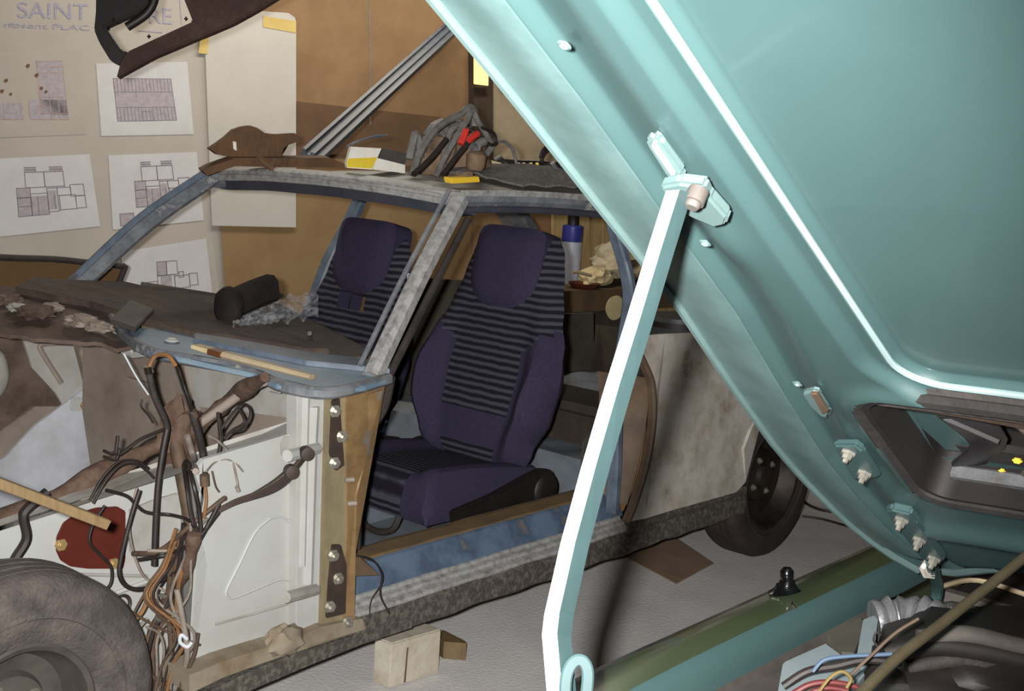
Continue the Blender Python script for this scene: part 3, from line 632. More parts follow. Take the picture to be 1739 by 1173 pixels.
wire('hose_clip', [(251,622),(253,634)], .015, 'chrome', y=.12, n=10)
wire('radiator_hose', [(284,728),(276,770),(268,830),(264,900),(262,960)], .0125, 'wire_black', y=.115, n=10)
wire('clutch_pedal_bar', [(285,700,.24),(300,760,.2),(312,820,.16),(328,905,.12),(334,930,.12)], .02, 'wire_brown', n=10)
wire('slotted_lever', [(312,790),(318,830),(326,880),(340,908),(338,868),(328,820),(318,784),(312,790)], .0085, 'wire_black', y=.105)
blob('grease_lump', Y(305,735,.22), (.05,.03,.08), 'loom_tape', car, amp=.4, freq=7, seed=9)
wire('sheathing', [(318,740),(328,775),(332,800)], .012, 'wire_grey', y=.13)
wire('cable', [(158,855),(180,815),(205,790),(230,787),(250,800),(262,812)], .005, 'wire_black', y=.15)
wire('cable', [(152,850),(176,808),(204,783),(232,782),(252,795)], .005, 'wire_black', y=.16)
wire('cable', [(160,700),(172,690),(176,765),(190,770),(202,762),(196,780),(176,775)][2:], .006, 'wire_black', y=.2)
wire('cable', [(180,832),(215,842),(232,858),(250,870),(290,874),(318,882),(330,895)], .0065, 'wire_black', y=.12)
wire('cable', [(237,832),(222,880),(206,945),(203,975),(215,995),(240,1000),(275,985),(310,960),(340,915),(372,855)], .0085, 'wire_black', y=.11, n=10)
wire('cable', [(232,828),(225,862),(220,905),(234,960),(252,985),(290,1010)], .005, 'wire_grey', y=.12)
wire('cable', [(178,858),(158,890),(152,920),(170,942),(188,962),(188,990),(172,1004),(155,998)], .0055, 'wire_black', y=.13)
wire('connector', [(158,1000),(150,994)], .009, 'wire_black', y=.13)
wire('cable', [(225,940),(270,935),(320,895),(375,850),(382,846)], .0095, 'wire_brown', y=.10)
wire('cable', [(235,950),(280,942),(330,920),(372,870)], .007, 'wire_black', y=.09)
wire('cable', [(250,935),(300,930),(352,880)], .006, 'wire_grey', y=.10)
wire('wiring_loom', [(330,905),(322,950),(298,1000),(272,1050),(255,1110),(246,1200)], .030, 'loom_tape', y=.14, n=12, scale=lambda t: .62+.12*math.sin(t*30))
wire('wiring_loom', [(300,930),(288,985),(285,1040),(290,1100),(282,1190)], .010, 'wire_brown', y=.10)
wire('wiring_loom', [(320,940),(305,985),(300,1030),(304,1080)], .009, 'wire_copper', y=.09)
wire('cable', [(260,990),(240,1040),(200,1075),(186,1078)], .009, 'wire_copper', y=.1)
wire('cable', [(212,1032),(250,1055),(300,1080),(340,1095)], .005, 'wire_brown', y=.09)
wire('cable', [(250,1000),(228,1040),(214,1080)], .005, 'wire_brown', y=.1)
wire('cable', [(300,1000),(312,1060),(318,1110),(312,1150),(316,1180)], .011, 'wire_grey', y=.06)
wire('cable', [(336,1075),(330,1110),(318,1140),(308,1165),(318,1176)], .008, 'wire_brown', y=.03)
wire('cable', [(318,1085),(308,1078),(306,1090),(318,1098),(326,1090)], .007, 'white_and_lit_leg', y=.04)
wire('cable', [(248,1064),(270,1075),(278,1100),(276,1130)], .005, 'wire_grey', y=.07)
wire('cable', [(200,1090),(240,1085),(270,1070)], .009, 'wire_copper', y=.11)
wire('cable', [(200,1080),(225,1075),(250,1050)], .007, 'wire_grey', y=.12)
wire('cable', [(205,1100),(240,1125),(262,1150),(290,1175)], .007, 'wire_brown', y=.08)
for a, b in ((258,1018),(276,1035),(258,1022),(272,1010),(264,1050)): wire('terminal', [(a,b),(a+9,b+3)], .008, 'bolt', y=.085)
wire('cable', [(372,735),(385,715),(408,688),(422,690),(425,706),(412,728),(390,735),(380,745),(395,730),(415,716),(405,692)], .0055, 'wire_black', y=.07)
wire('cable', [(370,700),(372,720),(374,745),(371,770),(362,790)], .007, 'wire_black', y=.07)
wire('cable', [(355,740),(372,750),(392,775),(402,815),(404,830)], .0045, 'wire_grey', y=.05)
wire('connector', [(402,826),(405,834)], .008, 'wire_grey', y=.05)
wire('cable', [(350,800),(365,785),(385,780),(402,788),(412,800)], .0035, 'wire_grey', y=.04)
wire('cable', [(360,800),(366,825),(372,835)], .0035, 'wire_brown', y=.05)
wire('speedo_cable', [(210,600),(232,640),(252,670)], .0035, 'white_and_lit_leg', y=.25)
wire('cable', [(242,678),(240,690),(252,705),(260,718)], .004, 'wire_black', y=.2)
wire('cable', [(200,740),(225,722),(248,700),(280,722)][:1]+[(200,772),(240,745),(286,726)], .007, 'wire_black', y=.2)
for i in range(14):
    x0 = 318+random.uniform(-22, 26); x1 = 268+random.uniform(-30, 42); bend = random.uniform(-26, 26)
    wire('cable', [(x0, 905+random.uniform(-20, 30)), (x0-12+bend*.5, 960), (x0-30+bend, 1015), (x1+14-bend*.4, 1075), (x1, 1130), (x1-6+bend*.3, 1185)], random.choice((.005,.006,.008)), random.choice(('wire_black','wire_brown','wire_grey','wire_copper','wire_black')), y=random.uniform(.06,.14))
# black strap from the wing mount down to the loom
bar('check_strap', [Y(521,769,-.035), Y(496,799,-.03), Y(470,822,-.02), Y(435,840,-.005), Y(398,853,.01), Y(362,872,.03)], rect(.010,.020,.3), 'hinge_dark', car, updir=(.3,-.2,1), scale=lambda t: .8+.5*math.sin(min(1,t*1.6)*math.pi)*(t>.2)-.55*max(0, t-.5))
for a, b in ((520,769),(494,800)): lathe('strap_pivot', Y(a, b, -.045), (-.4,-1,0), [(0,-.01),(.015,-.01),(.015,.012),(.006,.014),(0,.014)], 'hinge_dark', car, n=14)
# thin wires at the sill
wire('cable', [(604,943,.0),(632,950,.0),(648,975,0),(646,1010,0),(662,1042,-.01)], .004, 'wire_black')
wire('cable', [(612,944,.0),(640,958,.0),(650,985,0),(630,1020,0),(628,1052,-.01)], .0025, 'wire_black')
panel('sill_flap', [Y(602,938,.02), Y(612,944,.02), Y(644,976,.0), Y(606,978,.0)], (0,.004,0), 'jamb', car)

# ================================================================== seats
def seat(name, label, loc, hole=False, head=0.0, H=.74):
    t = thing(name, label, 'seat', loc)
    zb, rec = .15, math.radians(13)
    ca, sa = math.cos(rec), math.sin(rec)
    def P(yl, hz, f):                      # lateral, height along the back, forward of the back plane
        return V((.41 + hz*sa - f*ca, yl, zb + hz*ca + f*sa))
    def hw(v):                             # half width of the backrest
        pts = [(0,.20),(.1,.23),(.25,.275),(.40,.287),(.53,.268),(.66,.232),(.80,.205),(.92,.185),(1,.15)]
        for (a, b), (c, d) in zip(pts, pts[1:]):
            if v <= c: s_ = (v-a)/(c-a); s_ = s_*s_*(3-2*s_); return b+(d-b)*s_
        return .13
    def bolster(u, v): 
        b = max(0, 1-abs(abs(u)-.82)/.3); k_ = math.exp(-((v-.30)/.27)**2)
        return .085*k_*(b*b*(3-2*b))
    nu, nv = 28, 36
    bm = bmesh.new(); uvl = bm.loops.layers.uv.new('UVMap')
    fr, bk = [], []
    for j in range(nv+1):
        v = j/nv; a, b = [], []
        for i in range(nu+1):
            u = -1+2*i/nu; y = u*hw(v)
            rnd = (1-abs(u)**5); top = 1-max(0, (v-.9)/.1)**3*.8; bot = 1-max(0, (.06-v)/.06)*.6
            f = (.055*rnd*top*bot) + bolster(u, v)*bot + .012*math.cos(u*math.pi/2)*math.exp(-((v-.2)/.2)**2)
            a.append(bm.verts.new(P(y, v*H, f))); b.append(bm.verts.new(P(y*.97, v*H, -.055*rnd*top+.0)))
        fr.append(a); bk.append(b)
    def inhole(i, j): return hole and (.60 < (j+.5)/nv < .70) and abs(-1+2*(i+.5)/nu) < .32
    for j in range(nv):
        v = (j+.5)/nv
        for i in range(nu):
            u = -1+2*(i+.5)/nu
            if inhole(i, j): continue
            f = bm.faces.new((fr[j][i], fr[j][i+1], fr[j+1][i+1], fr[j+1][i]))
            uc = .50 if v < .50 else (.50+(v-.50)/.16*.7)
            f.material_index = 1 if (v > .21 and abs(u) < uc) or (v < .08 and abs(u) < .5) else 0
            for lp in f.loops: lp[uvl].uv = (lp.vert.co.y, lp.vert.co.z)
            bm.faces.new((bk[j][i+1], bk[j][i], bk[j+1][i], bk[j+1][i+1]))
            for (di, dj, e0, e1) in ((-1,0,(i,j),(i,j+1)),(1,0,(i+1,j+1),(i+1,j)),(0,-1,(i+1,j),(i,j)),(0,1,(i,j+1),(i+1,j+1))):
                ii, jj = i+di, j+dj
                if 0 <= ii < nu and 0 <= jj < nv and not inhole(ii, jj): continue
                q = (fr[e0[1]][e0[0]], fr[e1[1]][e1[0]], bk[e1[1]][e1[0]], bk[e0[1]][e0[0]])
                bm.faces.new(q)
    me = bpy.data.meshes.new('backrest'); bmesh.ops.recalc_face_normals(bm, faces=bm.faces); bm.to_mesh(me); bm.free()
    br = link('backrest', me, ['seat_plain', 'seat_stripe'], t, smooth=True, local=True)
    # headrest pad
    bm = bmesh.new(); n1, n2 = 20, 16; g0, g1 = [], []
    for j in range(n2+1):
        a, b = [], []
        for i in range(n1+1):
            u = -1+2*i/n1; v = -1+2*j/n2
            k = (abs(u)**4+abs(v)**4)**.25 if (u or v) else 0
            sq = 1/max(1, (abs(u)**7+abs(v)**7)**(1/7)) if (u or v) else 1
            y = u*sq*(.14 if v > 0 else .14-.025*v*v); hz = H*.845+head + v*sq*.125 - (.012*(1-u*u) if v < 0 else 0)*abs(v)
            th = (1-min(1, k)**4)
            a.append(bm.verts.new(P(y, hz, .05+.035*th))); b.append(bm.verts.new(P(y, hz, -.03-.04*th)))
        g0.append(a); g1.append(b)
    for j in range(n2):
        for i in range(n1):
            bm.faces.new((g0[j][i], g0[j][i+1], g0[j+1][i+1], g0[j+1][i])); bm.faces.new((g1[j][i+1], g1[j][i], g1[j+1][i], g1[j+1][i+1]))
    for A in ([(0,i) for i in range(n1+1)], [(n2,i) for i in range(n1,-1,-1)]):
        for (j, i), (jj, ii) in zip(A, A[1:]): bm.faces.new((g0[jj][ii], g0[j][i], g1[j][i], g1[jj][ii]))
    for A in ([(j,n1) for j in range(n2+1)], [(j,0) for j in range(n2,-1,-1)]):
        for (j, i), (jj, ii) in zip(A, A[1:]): bm.faces.new((g0[jj][ii], g0[j][i], g1[j][i], g1[jj][ii]))
    fin(bm, 'headrest', 'seat_plain', t, smooth=True, local=True)
    # cushion
    nu, nv = 24, 26; bm = bmesh.new(); uvl = bm.loops.layers.uv.new('UVMap'); A, B = [], []
    for j in range(nv+1):
        v = j/nv; a, b = [], []
        for i in range(nu+1):
            u = -1+2*i/nu; y = u*(.235-.02*(1-v))
            x = -.02+.47*v; fr_ = min(1, v/.14); edge = (1-(1-fr_)**2)**.5
            bo = max(0, 1-abs(abs(u)-.80)/.28); bo = bo*bo*(3-2*bo)
            z = .115+.09*edge+.022*bo*edge-.045*v+.012*math.sin(min(1,v)*math.pi)
            z *= (1-.35*max(0, abs(u)-.92)/.08)
            a.append(bm.verts.new((x, y, z))); b.append(bm.verts.new((x+.01, y*.98, .075)))
        A.append(a); B.append(b)
    for j in range(nv):
        for i in range(nu):
            u = -1+2*(i+.5)/nu; f = bm.faces.new((A[j][i], A[j][i+1], A[j+1][i+1], A[j+1][i])); f.material_index = 1 if abs(u) < .52 else 0
            for lp in f.loops: lp[uvl].uv = (lp.vert.co.y, lp.vert.co.x+.6*(.24-lp.vert.co.z))
            bm.faces.new((B[j][i+1], B[j][i], B[j+1][i], B[j+1][i+1]))
    ring = [(0,i) for i in range(nu)]+[(j,nu) for j in range(nv)]+[(nv,i) for i in range(nu,0,-1)]+[(j,0) for j in range(nv,0,-1)]
    for k in range(len(ring)):
        (j, i), (jj, ii) = ring[k], ring[(k+1) % len(ring)]
        f = bm.faces.new((A[jj][ii], A[j][i], B[j][i], B[jj][ii]))
        if j == 0 and jj == 0 and abs(-1+2*(i+.5)/nu) < .52: f.material_index = 1
        for lp in f.loops: lp[uvl].uv = (lp.vert.co.y, -lp.vert.co.z)
    bmesh.ops.recalc_face_normals(bm, faces=bm.faces)
    me = bpy.data.meshes.new('cushion'); bm.to_mesh(me); bm.free()
    link('seat_cushion', me, ['seat_plain', 'seat_stripe'], t, smooth=True, local=True)
    # side cover and recliner
    for s_ in (-1, 1):
        y = s_*.238
        o = panel('side_cover', [V((.06,y,.045)), V((.30,y,.05)), V((.40,y,.055)), V((.46,y,.06)), V((.50,y,.09)), V((.50,y,.14)), V((.47,y,.175)), V((.42,y,.185)), V((.36,y,.175)), V((.20,y,.14)), V((.04,y,.12))], (0, s_*.028, 0), 'black_plastic', t, bev=.006, local=True)
        lathe('recliner_cap', (.445, y+s_*.028, .115), (0, s_, 0), [(0,.012),(.03,.012),(.05,.006),(.055,0)], 'black_plastic', o, n=24, local=True)
        box('runner', (.22, y-s_*.02, .025), (.46,.035,.05), 'rubber', t, bev=.004, local=True)
        for q in (.1,.2,.3): box('scratch_screw', (q, y+s_*.030, .075), (.006,.004,.012), 'bolt', o, bev=.001, local=True)
    tube('adjuster_lever', [V((.02,-.08,.09)), V((-.005,-.07,.03)), V((-.01,0,.01)), V((-.005,.06,.03)), V((.02,.08,.09))], .010, 'rubber', t, local=True)
    if hole:
        tube('back_frame_tube', [P(-.215, H*.42, .0), P(-.2, H*.7, .0), P(-.192, H*.84, .0)], .012, 'white_and_lit_leg', t, local=True)
        for s_ in (-.07, .07): tube('headrest_post', [P(s_, H*.58, 0), P(s_, H*.75, 0)], .006, 'chrome', t, local=True, sm=0)
    return t
# links inside the seat are given in the seat's own frame
seat('bucket_seat', 'large purple striped car seat seen through the open doorway', (.44,.455,.28))
seat('bucket_seat', 'purple striped car seat with headrest slot, seen through windscreen frame', (.40,1.07,.262), hole=True, head=.03, H=.69)

# ================================================================== things lying on the car
RZ = lambda x, y: roof_z(x, y)
def ontop(px, py, y): p = Y(px, py, y); return V((p.x, p.y, RZ(p.x, p.y)))
# brown torn trim on the roof's front corner
bt = [(356,252),(370,243),(385,232),(398,220),(412,215),(425,213),(437,217),(450,226),(470,228),(500,226),(508,230),(507,240),(490,246),(482,252),(478,266),(440,272),(400,268),(370,262)]
y0 = 1.0
tt = thing('torn_trim', 'torn brown trim piece lying on the roof front corner', 'trim', Y(430,272,y0))
hole_ = [(396,240),(401,241),(402,256),(397,253)]
bm = bmesh.new(); 
pts = [Y(a, b, y0) for a, b in bt]; add_prism(bm, pts, (.01,.03,.0)); bmesh.ops.triangulate(bm, faces=[f for f in bm.faces if len(f.verts) > 4])
fin(bm, 'bent_panel', 'cardboard_dark', tt)
panel('white_patch', [Y(a, b, y0-.003) for a, b in hole_], (0,.002,0), 'box_white', tt)
panel('base_sheet', [Y(a, b, y0-.02) for a, b in [(345,290),(360,282),(400,268),(560,268),(600,284),(470,284),(400,282),(352,298)]], (.01,.04,.006), 'cardboard_dark', tt)
tube('hanging_strip', [Y(440,268,y0-.1), Y(452,278,y0-.1), Y(462,284,y0-.1)], .012, 'cardboard_dark', tt)
# yellow and white box
yb = thing('filter_carton', 'open white and yellow carton on the car roof', 'carton', ontop(640,288,.62))
panel('front', [Y(a, b, .60) for a, b in [(588,278),(596,249),(648,252),(632,288),(590,285)]], (.01,.02,0), 'box_white', yb)
panel('yellow_band', [Y(a, b, .598) for a, b in [(589,277),(592,269),(641,267),(632,286),(591,284)]], (0,.002,0), 'box_yellow', yb)
panel('flap', [Y(a, b, .60) for a, b in [(634,288),(640,268),(688,280),(688,294)]], (.02,.08,0), 'box_white', yb)
panel('inside', [Y(a, b, .70) for a, b in [(642,270),(650,252),(692,260),(690,280)]], (.01,.02,0), 'dark_box', yb)
bar('sanding_strip', [Y(592,247,.75), Y(612,238,.75), Y(635,232,.75), Y(653,231,.75)], rect(.005,.032,.2), 'grey_strip', updir=(0,-1,.3), label='grey curved strip standing behind the white and yellow carton', cat='strip')
# heap of tools and hoses: each a thing of its own
heap = 'tools heaped on the car roof'
def h(px, y): return [Y(a, b, y) for a, b in px]
def tool(name, l, r, mt, y, label, cat='tool', **k): tube(name, h(l, y), r, mt, label=label, cat=cat, group=heap, **k)
tool('rubber_hose', [(700,298),(712,262),(735,225),(760,205),(780,196),(796,183),(806,190),(806,214)], .011, 'tool_steel', .50, 'grey hose arching highest over the tool heap', 'hose')
tool('rubber_hose', [(695,270),(703,235),(706,228),(712,240),(714,268)], .012, 'tool_steel', .56, 'grey hose end at left of tool heap', 'hose')
tool('rubber_hose', [(740,300),(762,255),(790,210),(802,188),(812,206),(828,232),(836,248),(826,262)], .009, 'tool_steel', .44, 'grey hose looping down the right of tool heap', 'hose')
tool('spanner', [(702,296),(730,270),(758,236)], .009, 'wire_black', .40, 'long dark bar leaning on front of tool heap')
tool('spanner', [(752,296),(775,266),(800,236)], .009, 'wire_black', .38, 'dark bar leaning left of the red handles')
tool('rubber_hose', [(750,290),(756,255),(766,222),(785,210)], .010, 'tool_steel', .47, 'grey hose behind the dark bars in tool heap', 'hose')
tool('pliers_handle', [(782,245),(788,230),(792,220)], .010, 'tool_red', .36, 'red handle left of pair in tool heap', 'handle')
tool('pliers_handle', [(796,238),(806,230),(811,227)], .010, 'tool_red', .36, 'red handle right of pair in tool heap', 'handle')
blob('rag_pile', Y(742,272,.60), (.10,.08,.075), 'rust_tool', amp=.35, freq=6, label='rust brown rag bundle under the hoses', cat='rag', seed=2)
blob('rag_pile', Y(790,270,.52), (.075,.07,.085), 'rust_tool', amp=.3, freq=6, label='brown rag bundle below the red handles', cat='rag', seed=5)
blob('rag_pile', Y(765,240,.66), (.10,.06,.07), 'tool_steel', amp=.3, freq=6, label='grey rag at the top of tool heap', cat='rag', seed=6)
sg = thing('spray_gun', 'small spray gun with brown cup on tool heap', 'spray gun', ontop(805,300,.40))
lathe('cup', Y(806,290,.38), (.1,0,1), [(0,0),(.020,0),(.028,.012),(.030,.045),(.022,.055),(.012,.06),(0,.06)], 'rust_tool', sg, n=18)
tube('body', h([(808,262),(812,246),(822,240)], .38), .013, 'tool_steel', sg)
tube('nozzle', h([(808,262),(805,250),(800,246)], .38), .012, 'alloy', sg)
tube('trigger', h([(822,240),(836,246),(842,240),(838,226),(818,216)], .38), .005, 'wire_black', sg)
yk = thing('yellow_scraper', 'flat yellow scraper at the front of tool heap', 'scraper', ontop(790,306,.30))
panel('blade', h([(766,302),(814,300),(816,309),(768,312)], .26), (0,.03,.002), 'tool_yellow', yk, bev=.002)
panel('grip', h([(796,292),(804,292),(804,302),(796,303)], .262), (0,.02,0), 'rust_tool', yk, bev=.002)
grid('work_cloth', lambda u, v: (lambda x, y: V((x, y, RZ(x, y)+.016+.022*abs(mnoise.noise(V((u*5, v*5, 1))))+.03*math.sin(math.pi*u)*math.sin(math.pi*v))))(.70+.55*u, .2+.36*v), 28, 18, 'cloth_dark', label='dark grey cloth spread on roof beside the tool heap', cat='cloth', thick=(0,0,-.006))
tool('black_cable', [(826,262),(850,240),(868,250),(876,272),(878,290)], .005, 'tool_steel', .46, 'thin grey cable loop right of the spray gun', 'cable')
lathe('tape_roll', Y(856,285,.58), (.6,-.5,.6), [(.022,-.012),(.045,-.012),(.045,.012),(.022,.012),(.022,-.012)], 'black_plastic', label='black tape roll with cream side on dark cloth', cat='tape', n=24)
panel('paper_card', h([(832,272),(868,280),(866,288),(834,284)], .56), (0,.03,.004), 'bristle', label='cream card scrap beside the black tape roll', cat='card')
bxx = box('tool_case', Y(900,284,.62), (.22,.10,.045), 'black_plastic', label='low black tool case on the roof behind dark cloth', cat='case', rot=Matrix.Rotation(.1, 3, 'Z'))
for i, a in enumerate((880, 889, 901, 912)):
    tube('yellow_bit', h([(a,277),(a+2,289)], .545), .006, 'tool_yellow', label='yellow-capped bit standing against black case, number %s from the left' % ('one','two','three','four')[i], cat='bit', group='yellow bits by the black case', sm=0)
tool('cable_coil', [(918,268),(925,252),(945,246),(955,258),(948,276),(932,282),(920,272),(930,256),(950,252),(960,268)], .007, 'wire_black', .52, 'black cable coil near the bonnet edge on roof', 'cable')
dr = thing('angle_tool', 'dark hand tool with cream grip by bonnet edge on roof', 'tool', ontop(965,300,.40))
tube('body', h([(932,284),(950,292),(968,300),(985,304)], .38), .018, 'black_plastic', dr, n=10)
tube('grip', h([(955,268),(968,278),(984,294)], .36), .012, 'bristle', dr, n=10)
tube('guard', h([(938,276),(944,286),(960,294)], .35), .008, 'alloy', dr)
# items on the cowl and the dash
br = thing('paint_brush', 'long pale wooden brush lying on the blue cowl', 'brush', cw(430,612,.012))
q0, q1, q2, q3 = cw(332,588,.024), cw(361,596,.024), cw(381,602,.024), cw(530,640,.018)
bar('bristles', [q0, q1], rect(.034,.012,.4), 'bristle', br, sm=0, updir=(0,0,1), scale=lambda t: .85+.15*t)
bar('ferrule', [q1, q2], rect(.034,.014,.4), 'ferrule', br, sm=0, updir=(0,0,1))
bar('handle', [q2, q2*.5+q3*.5, q3], rect(.026,.014,.7), 'wood_pale', br, sm=4, updir=(0,0,1), scale=lambda t: 1.1-.25*t)
panel('metal_plate', [cw(a, b, .03) for a, b in [(187,541),(221,508),(262,524),(230,556)]], (0,0,-.012), 'bay_grey', bev=.002, label='small square grey metal plate lying on the dark scuttle', cat='plate')
pc = thing('black_pouch', 'black padded pouch with round end on the dashboard', 'pouch', cw(420,525,.01))
q = cw(420,530,.0)
blob('round_end', cw(388,520,.055), (.032,.05,.055), 'matte_black', pc, amp=.08)
bar('flap', [cw(398,515,.055), cw(430,500,.075), cw(462,488,.09)], rect(.055,.075,.5), 'matte_black', pc, sm=4, updir=(0,0,1))
bar('strap', [cw(402,520,.035), cw(435,512,.05), cw(466,500,.06)], rect(.06,.012,.4), 'rubber', pc, sm=4, updir=(0,0,1))
def film(u, v):
    p = cw(395+145*u, 530-24*u+(34+8*u)*v-(0), .006); 
    return p+V((0,0,.012+.026*abs(mnoise.noise(V((u*5, v*4, 2))))*(.4+u)+.016*mnoise.noise(V((u*15, v*13, 8)))))
grid('plastic_film', film, 40, 24, 'clear_film', flat=True, label='crumpled clear plastic film on the dashboard', cat='plastic film')
# wooden stick poking in from the left
ws = bar('wooden_batten', [D(-90,786,1.95), D(182,890,2.12)], rect(.017,.017,.15), 'wood', sm=0, updir=(0,0,1), label='thin square wooden batten poking in over the inner wing', cat='batten')
# ================================================================== floor things
fb = thing('wood_block', 'rough pale timber block standing on the concrete floor', 'block', (.28,.1,0))
def zp(px, py): return Z(px, py, .002)
b_ = [zp(634,1158), zp(660,1168), zp(746,1140)]
bl0, bl1, bl2 = zp(632,1157), zp(661,1169), zp(746,1142)
bl3 = bl0+(bl2-bl1); zt = .125
bm = bmesh.new(); add_prism(bm, [bl0, bl1, bl2, bl3], (0,0,zt)); bmesh.ops.bevel(bm, geom=bm.edges[:], offset=.004, segments=2, affect='EDGES'); fin(bm, 'block', 'wood_block', fb)
panel('split', [bl1+(bl2-bl1)*.28+V((0,0,.004)), bl1+(bl2-bl1)*.32+V((0,0,.004)), bl1+(bl2-bl1)*.34+V((0,0,.1)), bl1+(bl2-bl1)*.31+V((0,0,.1))], (-.001,-.001,0), 'wood_dark', fb)
wc = zp(752,1118)
panel('wood_wedge', [wc, wc+V((.04,-.05,0)), wc+V((.05,-.03,0)), wc+V((.06,.06,0)), wc+V((.02,.05,0))], (0,0,.05), 'wood', label='small brown wood wedge lying behind the pale timber block', cat='wedge')
panel('cardboard_sheet', [Z(a, b, .002) for a, b in [(985,905),(1120,895),(1212,957),(1148,992)]], (0,0,.004), 'floor_card', label='flat dark brown cardboard sheet on floor under the sill', cat='cardboard')
tube('floor_cable', [Z(1352,838,.006), Z(1375,858,.006), Z(1410,868,.006), Z(1460,866,.006), Z(1530,850,.006)], .006, 'wire_black', label='thin black cable on floor behind the rear wheel, upper one', cat='cable')
tube('floor_cable', [Z(1362,876,.006), Z(1400,882,.006), Z(1450,897,.006), Z(1490,912,.006)], .005, 'wire_black', label='thin black cable on floor behind the rear wheel, lower one', cat='cable')
# ================================================================== beyond the car
# windscreen glass leaning behind the car, far left
GY = 1.75
gl = thing('windscreen_glass', 'brown tinted windscreen with black rubber edge behind the car', 'windscreen', Y(60,520,GY))
go = [(-160,425),(0,437),(90,440),(150,446),(205,452),(211,456),(190,505),(175,560),(-160,560)]
panel('glass', [Y(a, b, GY) for a, b in go], (0,.006,0), 'glass_brown', gl)
tube('rubber_seal', [Y(a, b, GY) for a, b in go[:-2]+[(182,530),(172,570)]], .011, 'rubber', gl, sm=3)
panel('backing', [Y(a, b+6, GY+.03) for a, b in go], (0,.004,0), 'kraft', gl)
for s_ in (-.15, .45): box('foot', (s_, GY+.02, .35), (.03,.04,.7), 'wood_dark', gl)
# bench behind the car
def B(x, y, off): return W(x, y, off)
bn = thing('work_bench', 'dark timber workbench behind the car', 'bench', wl(2.3,0,.3))
bzt = B(1000,492,.45).z
panel('top', [wl(1.55,bzt-.03,.03), wl(4.4,bzt-.03,.03), wl(4.4,bzt-.03,.46), wl(1.55,bzt-.03,.46)], (0,0,.03), 'wood_dark', bn)
panel('front_rail', [wl(1.6,bzt-.03,.44), wl(4.35,bzt-.03,.44), wl(4.35,bzt-.11,.44), wl(1.6,bzt-.11,.44)], wn*.02, 'wood_dark', bn)
for s_ in (1.65, 3.0, 4.3):
    for o_ in (.08, .42): panel('leg', [wl(s_,0,o_), wl(s_+.06,0,o_), wl(s_+.06,bzt-.03,o_), wl(s_,bzt-.03,o_)], -wn*.06, 'wood_dark', bn)
pcn = thing('paint_bottle', 'white bottle with blue band on bench behind the seat', 'bottle', B(966,488,.2))
pcn.location.z = bzt
bc = V((B(966,488,.2).x, B(966,488,.2).y, bzt)); topz = B(966,382,.2).z-bzt
lathe('body', bc, (0,0,1), [(0,0),(.052,0),(.054,.01),(.054,topz*.78),(.054,topz*.80)], 'can_white', pcn, n=24)
lathe('blue_band', bc, (0,0,1), [(.0545,topz*.72),(.0555,topz*.73),(.0555,topz*.98),(.045,topz),(0,topz)], 'can_blue', pcn, n=24)
lathe('cap', bc+V((0,0,topz)), (0,0,1), [(.03,0),(.03,.05),(0,.05)], 'black_plastic', pcn, n=16)
fl1 = B(1060,460,.28)
blob('fleece_bundle', V((fl1.x, fl1.y, bzt+.11)), (.20,.15,.13), 'fleece', amp=.28, freq=6, sub=4, label='cream woolly fleece bundle lying on the bench', cat='fleece', seed=4, flat=True)
fl2 = B(1012,470,.34)
blob('cream_rag', V((fl2.x, fl2.y, bzt+.045)), (.10,.08,.06), 'bristle', amp=.35, freq=6, label='cream crumpled rag beside the fleece bundle', cat='rag', seed=8, flat=True)
rp = B(992,480,.40); rp.z = bzt+.02
pv = thing('tin_tray', 'dark red shallow tin with handle on the bench', 'tin', (rp.x, rp.y, bzt))
lathe('dish', (rp.x, rp.y, bzt), (0,0,1), [(0,.002),(.06,.002),(.085,.03),(.08,.03),(.058,.008),(0,.008)], 'red_cover', pv, n=20)
tube('handle', [B(972,462,.40), B(985,463,.40), B(1004,468,.40)], .008, 'wood_pale', pv)
# clutter under and before the bench
for (a, b, o_, sz, mt, lb, sd) in ((1030,560,.3,(.25,.16,.2),'clutter_dark','dark brown sack hanging under the bench',1), (965,620,.5,(.18,.12,.18),'clutter_green','dim green sack on floor under the bench',2), (1075,690,.62,(.2,.12,.14),'clutter_dark','dark lumpy sack low under the bench',3)):
    c = B(a, b, o_); c.z = max(c.z, sz[2]*.6)
    blob('sack', c, sz, mt, amp=.25, freq=4, label=lb, cat='sack', seed=sd)
lathe('rope_disc', B(1042,522,.47), wn, [(0,.0),(.06,.0),(.065,.012),(0,.016)], 'bristle', label='pale round disc hanging at the bench front', cat='disc', n=20)
dg = V((2.35,.9,.0))
pd = Y(1155,548,.75)
dm = thing('plastic_drum', 'dark grey drum standing in the rear of the car', 'drum', (pd.x, .75, .43))
lathe('body', (pd.x,.75,.43), (0,0,1), [(0,0),(.13,0),(.14,.02),(.14,pd.z-.43-.02),(.145,pd.z-.43),(.14,pd.z-.43+.03),(0,pd.z-.43+.035)], 'drum_grey', dm, n=32)
lathe('rim', (pd.x,.75,pd.z), (0,0,1), [(.14,-.01),(.148,-.01),(.148,.012),(.14,.012)], 'black_plastic', dm, n=32)

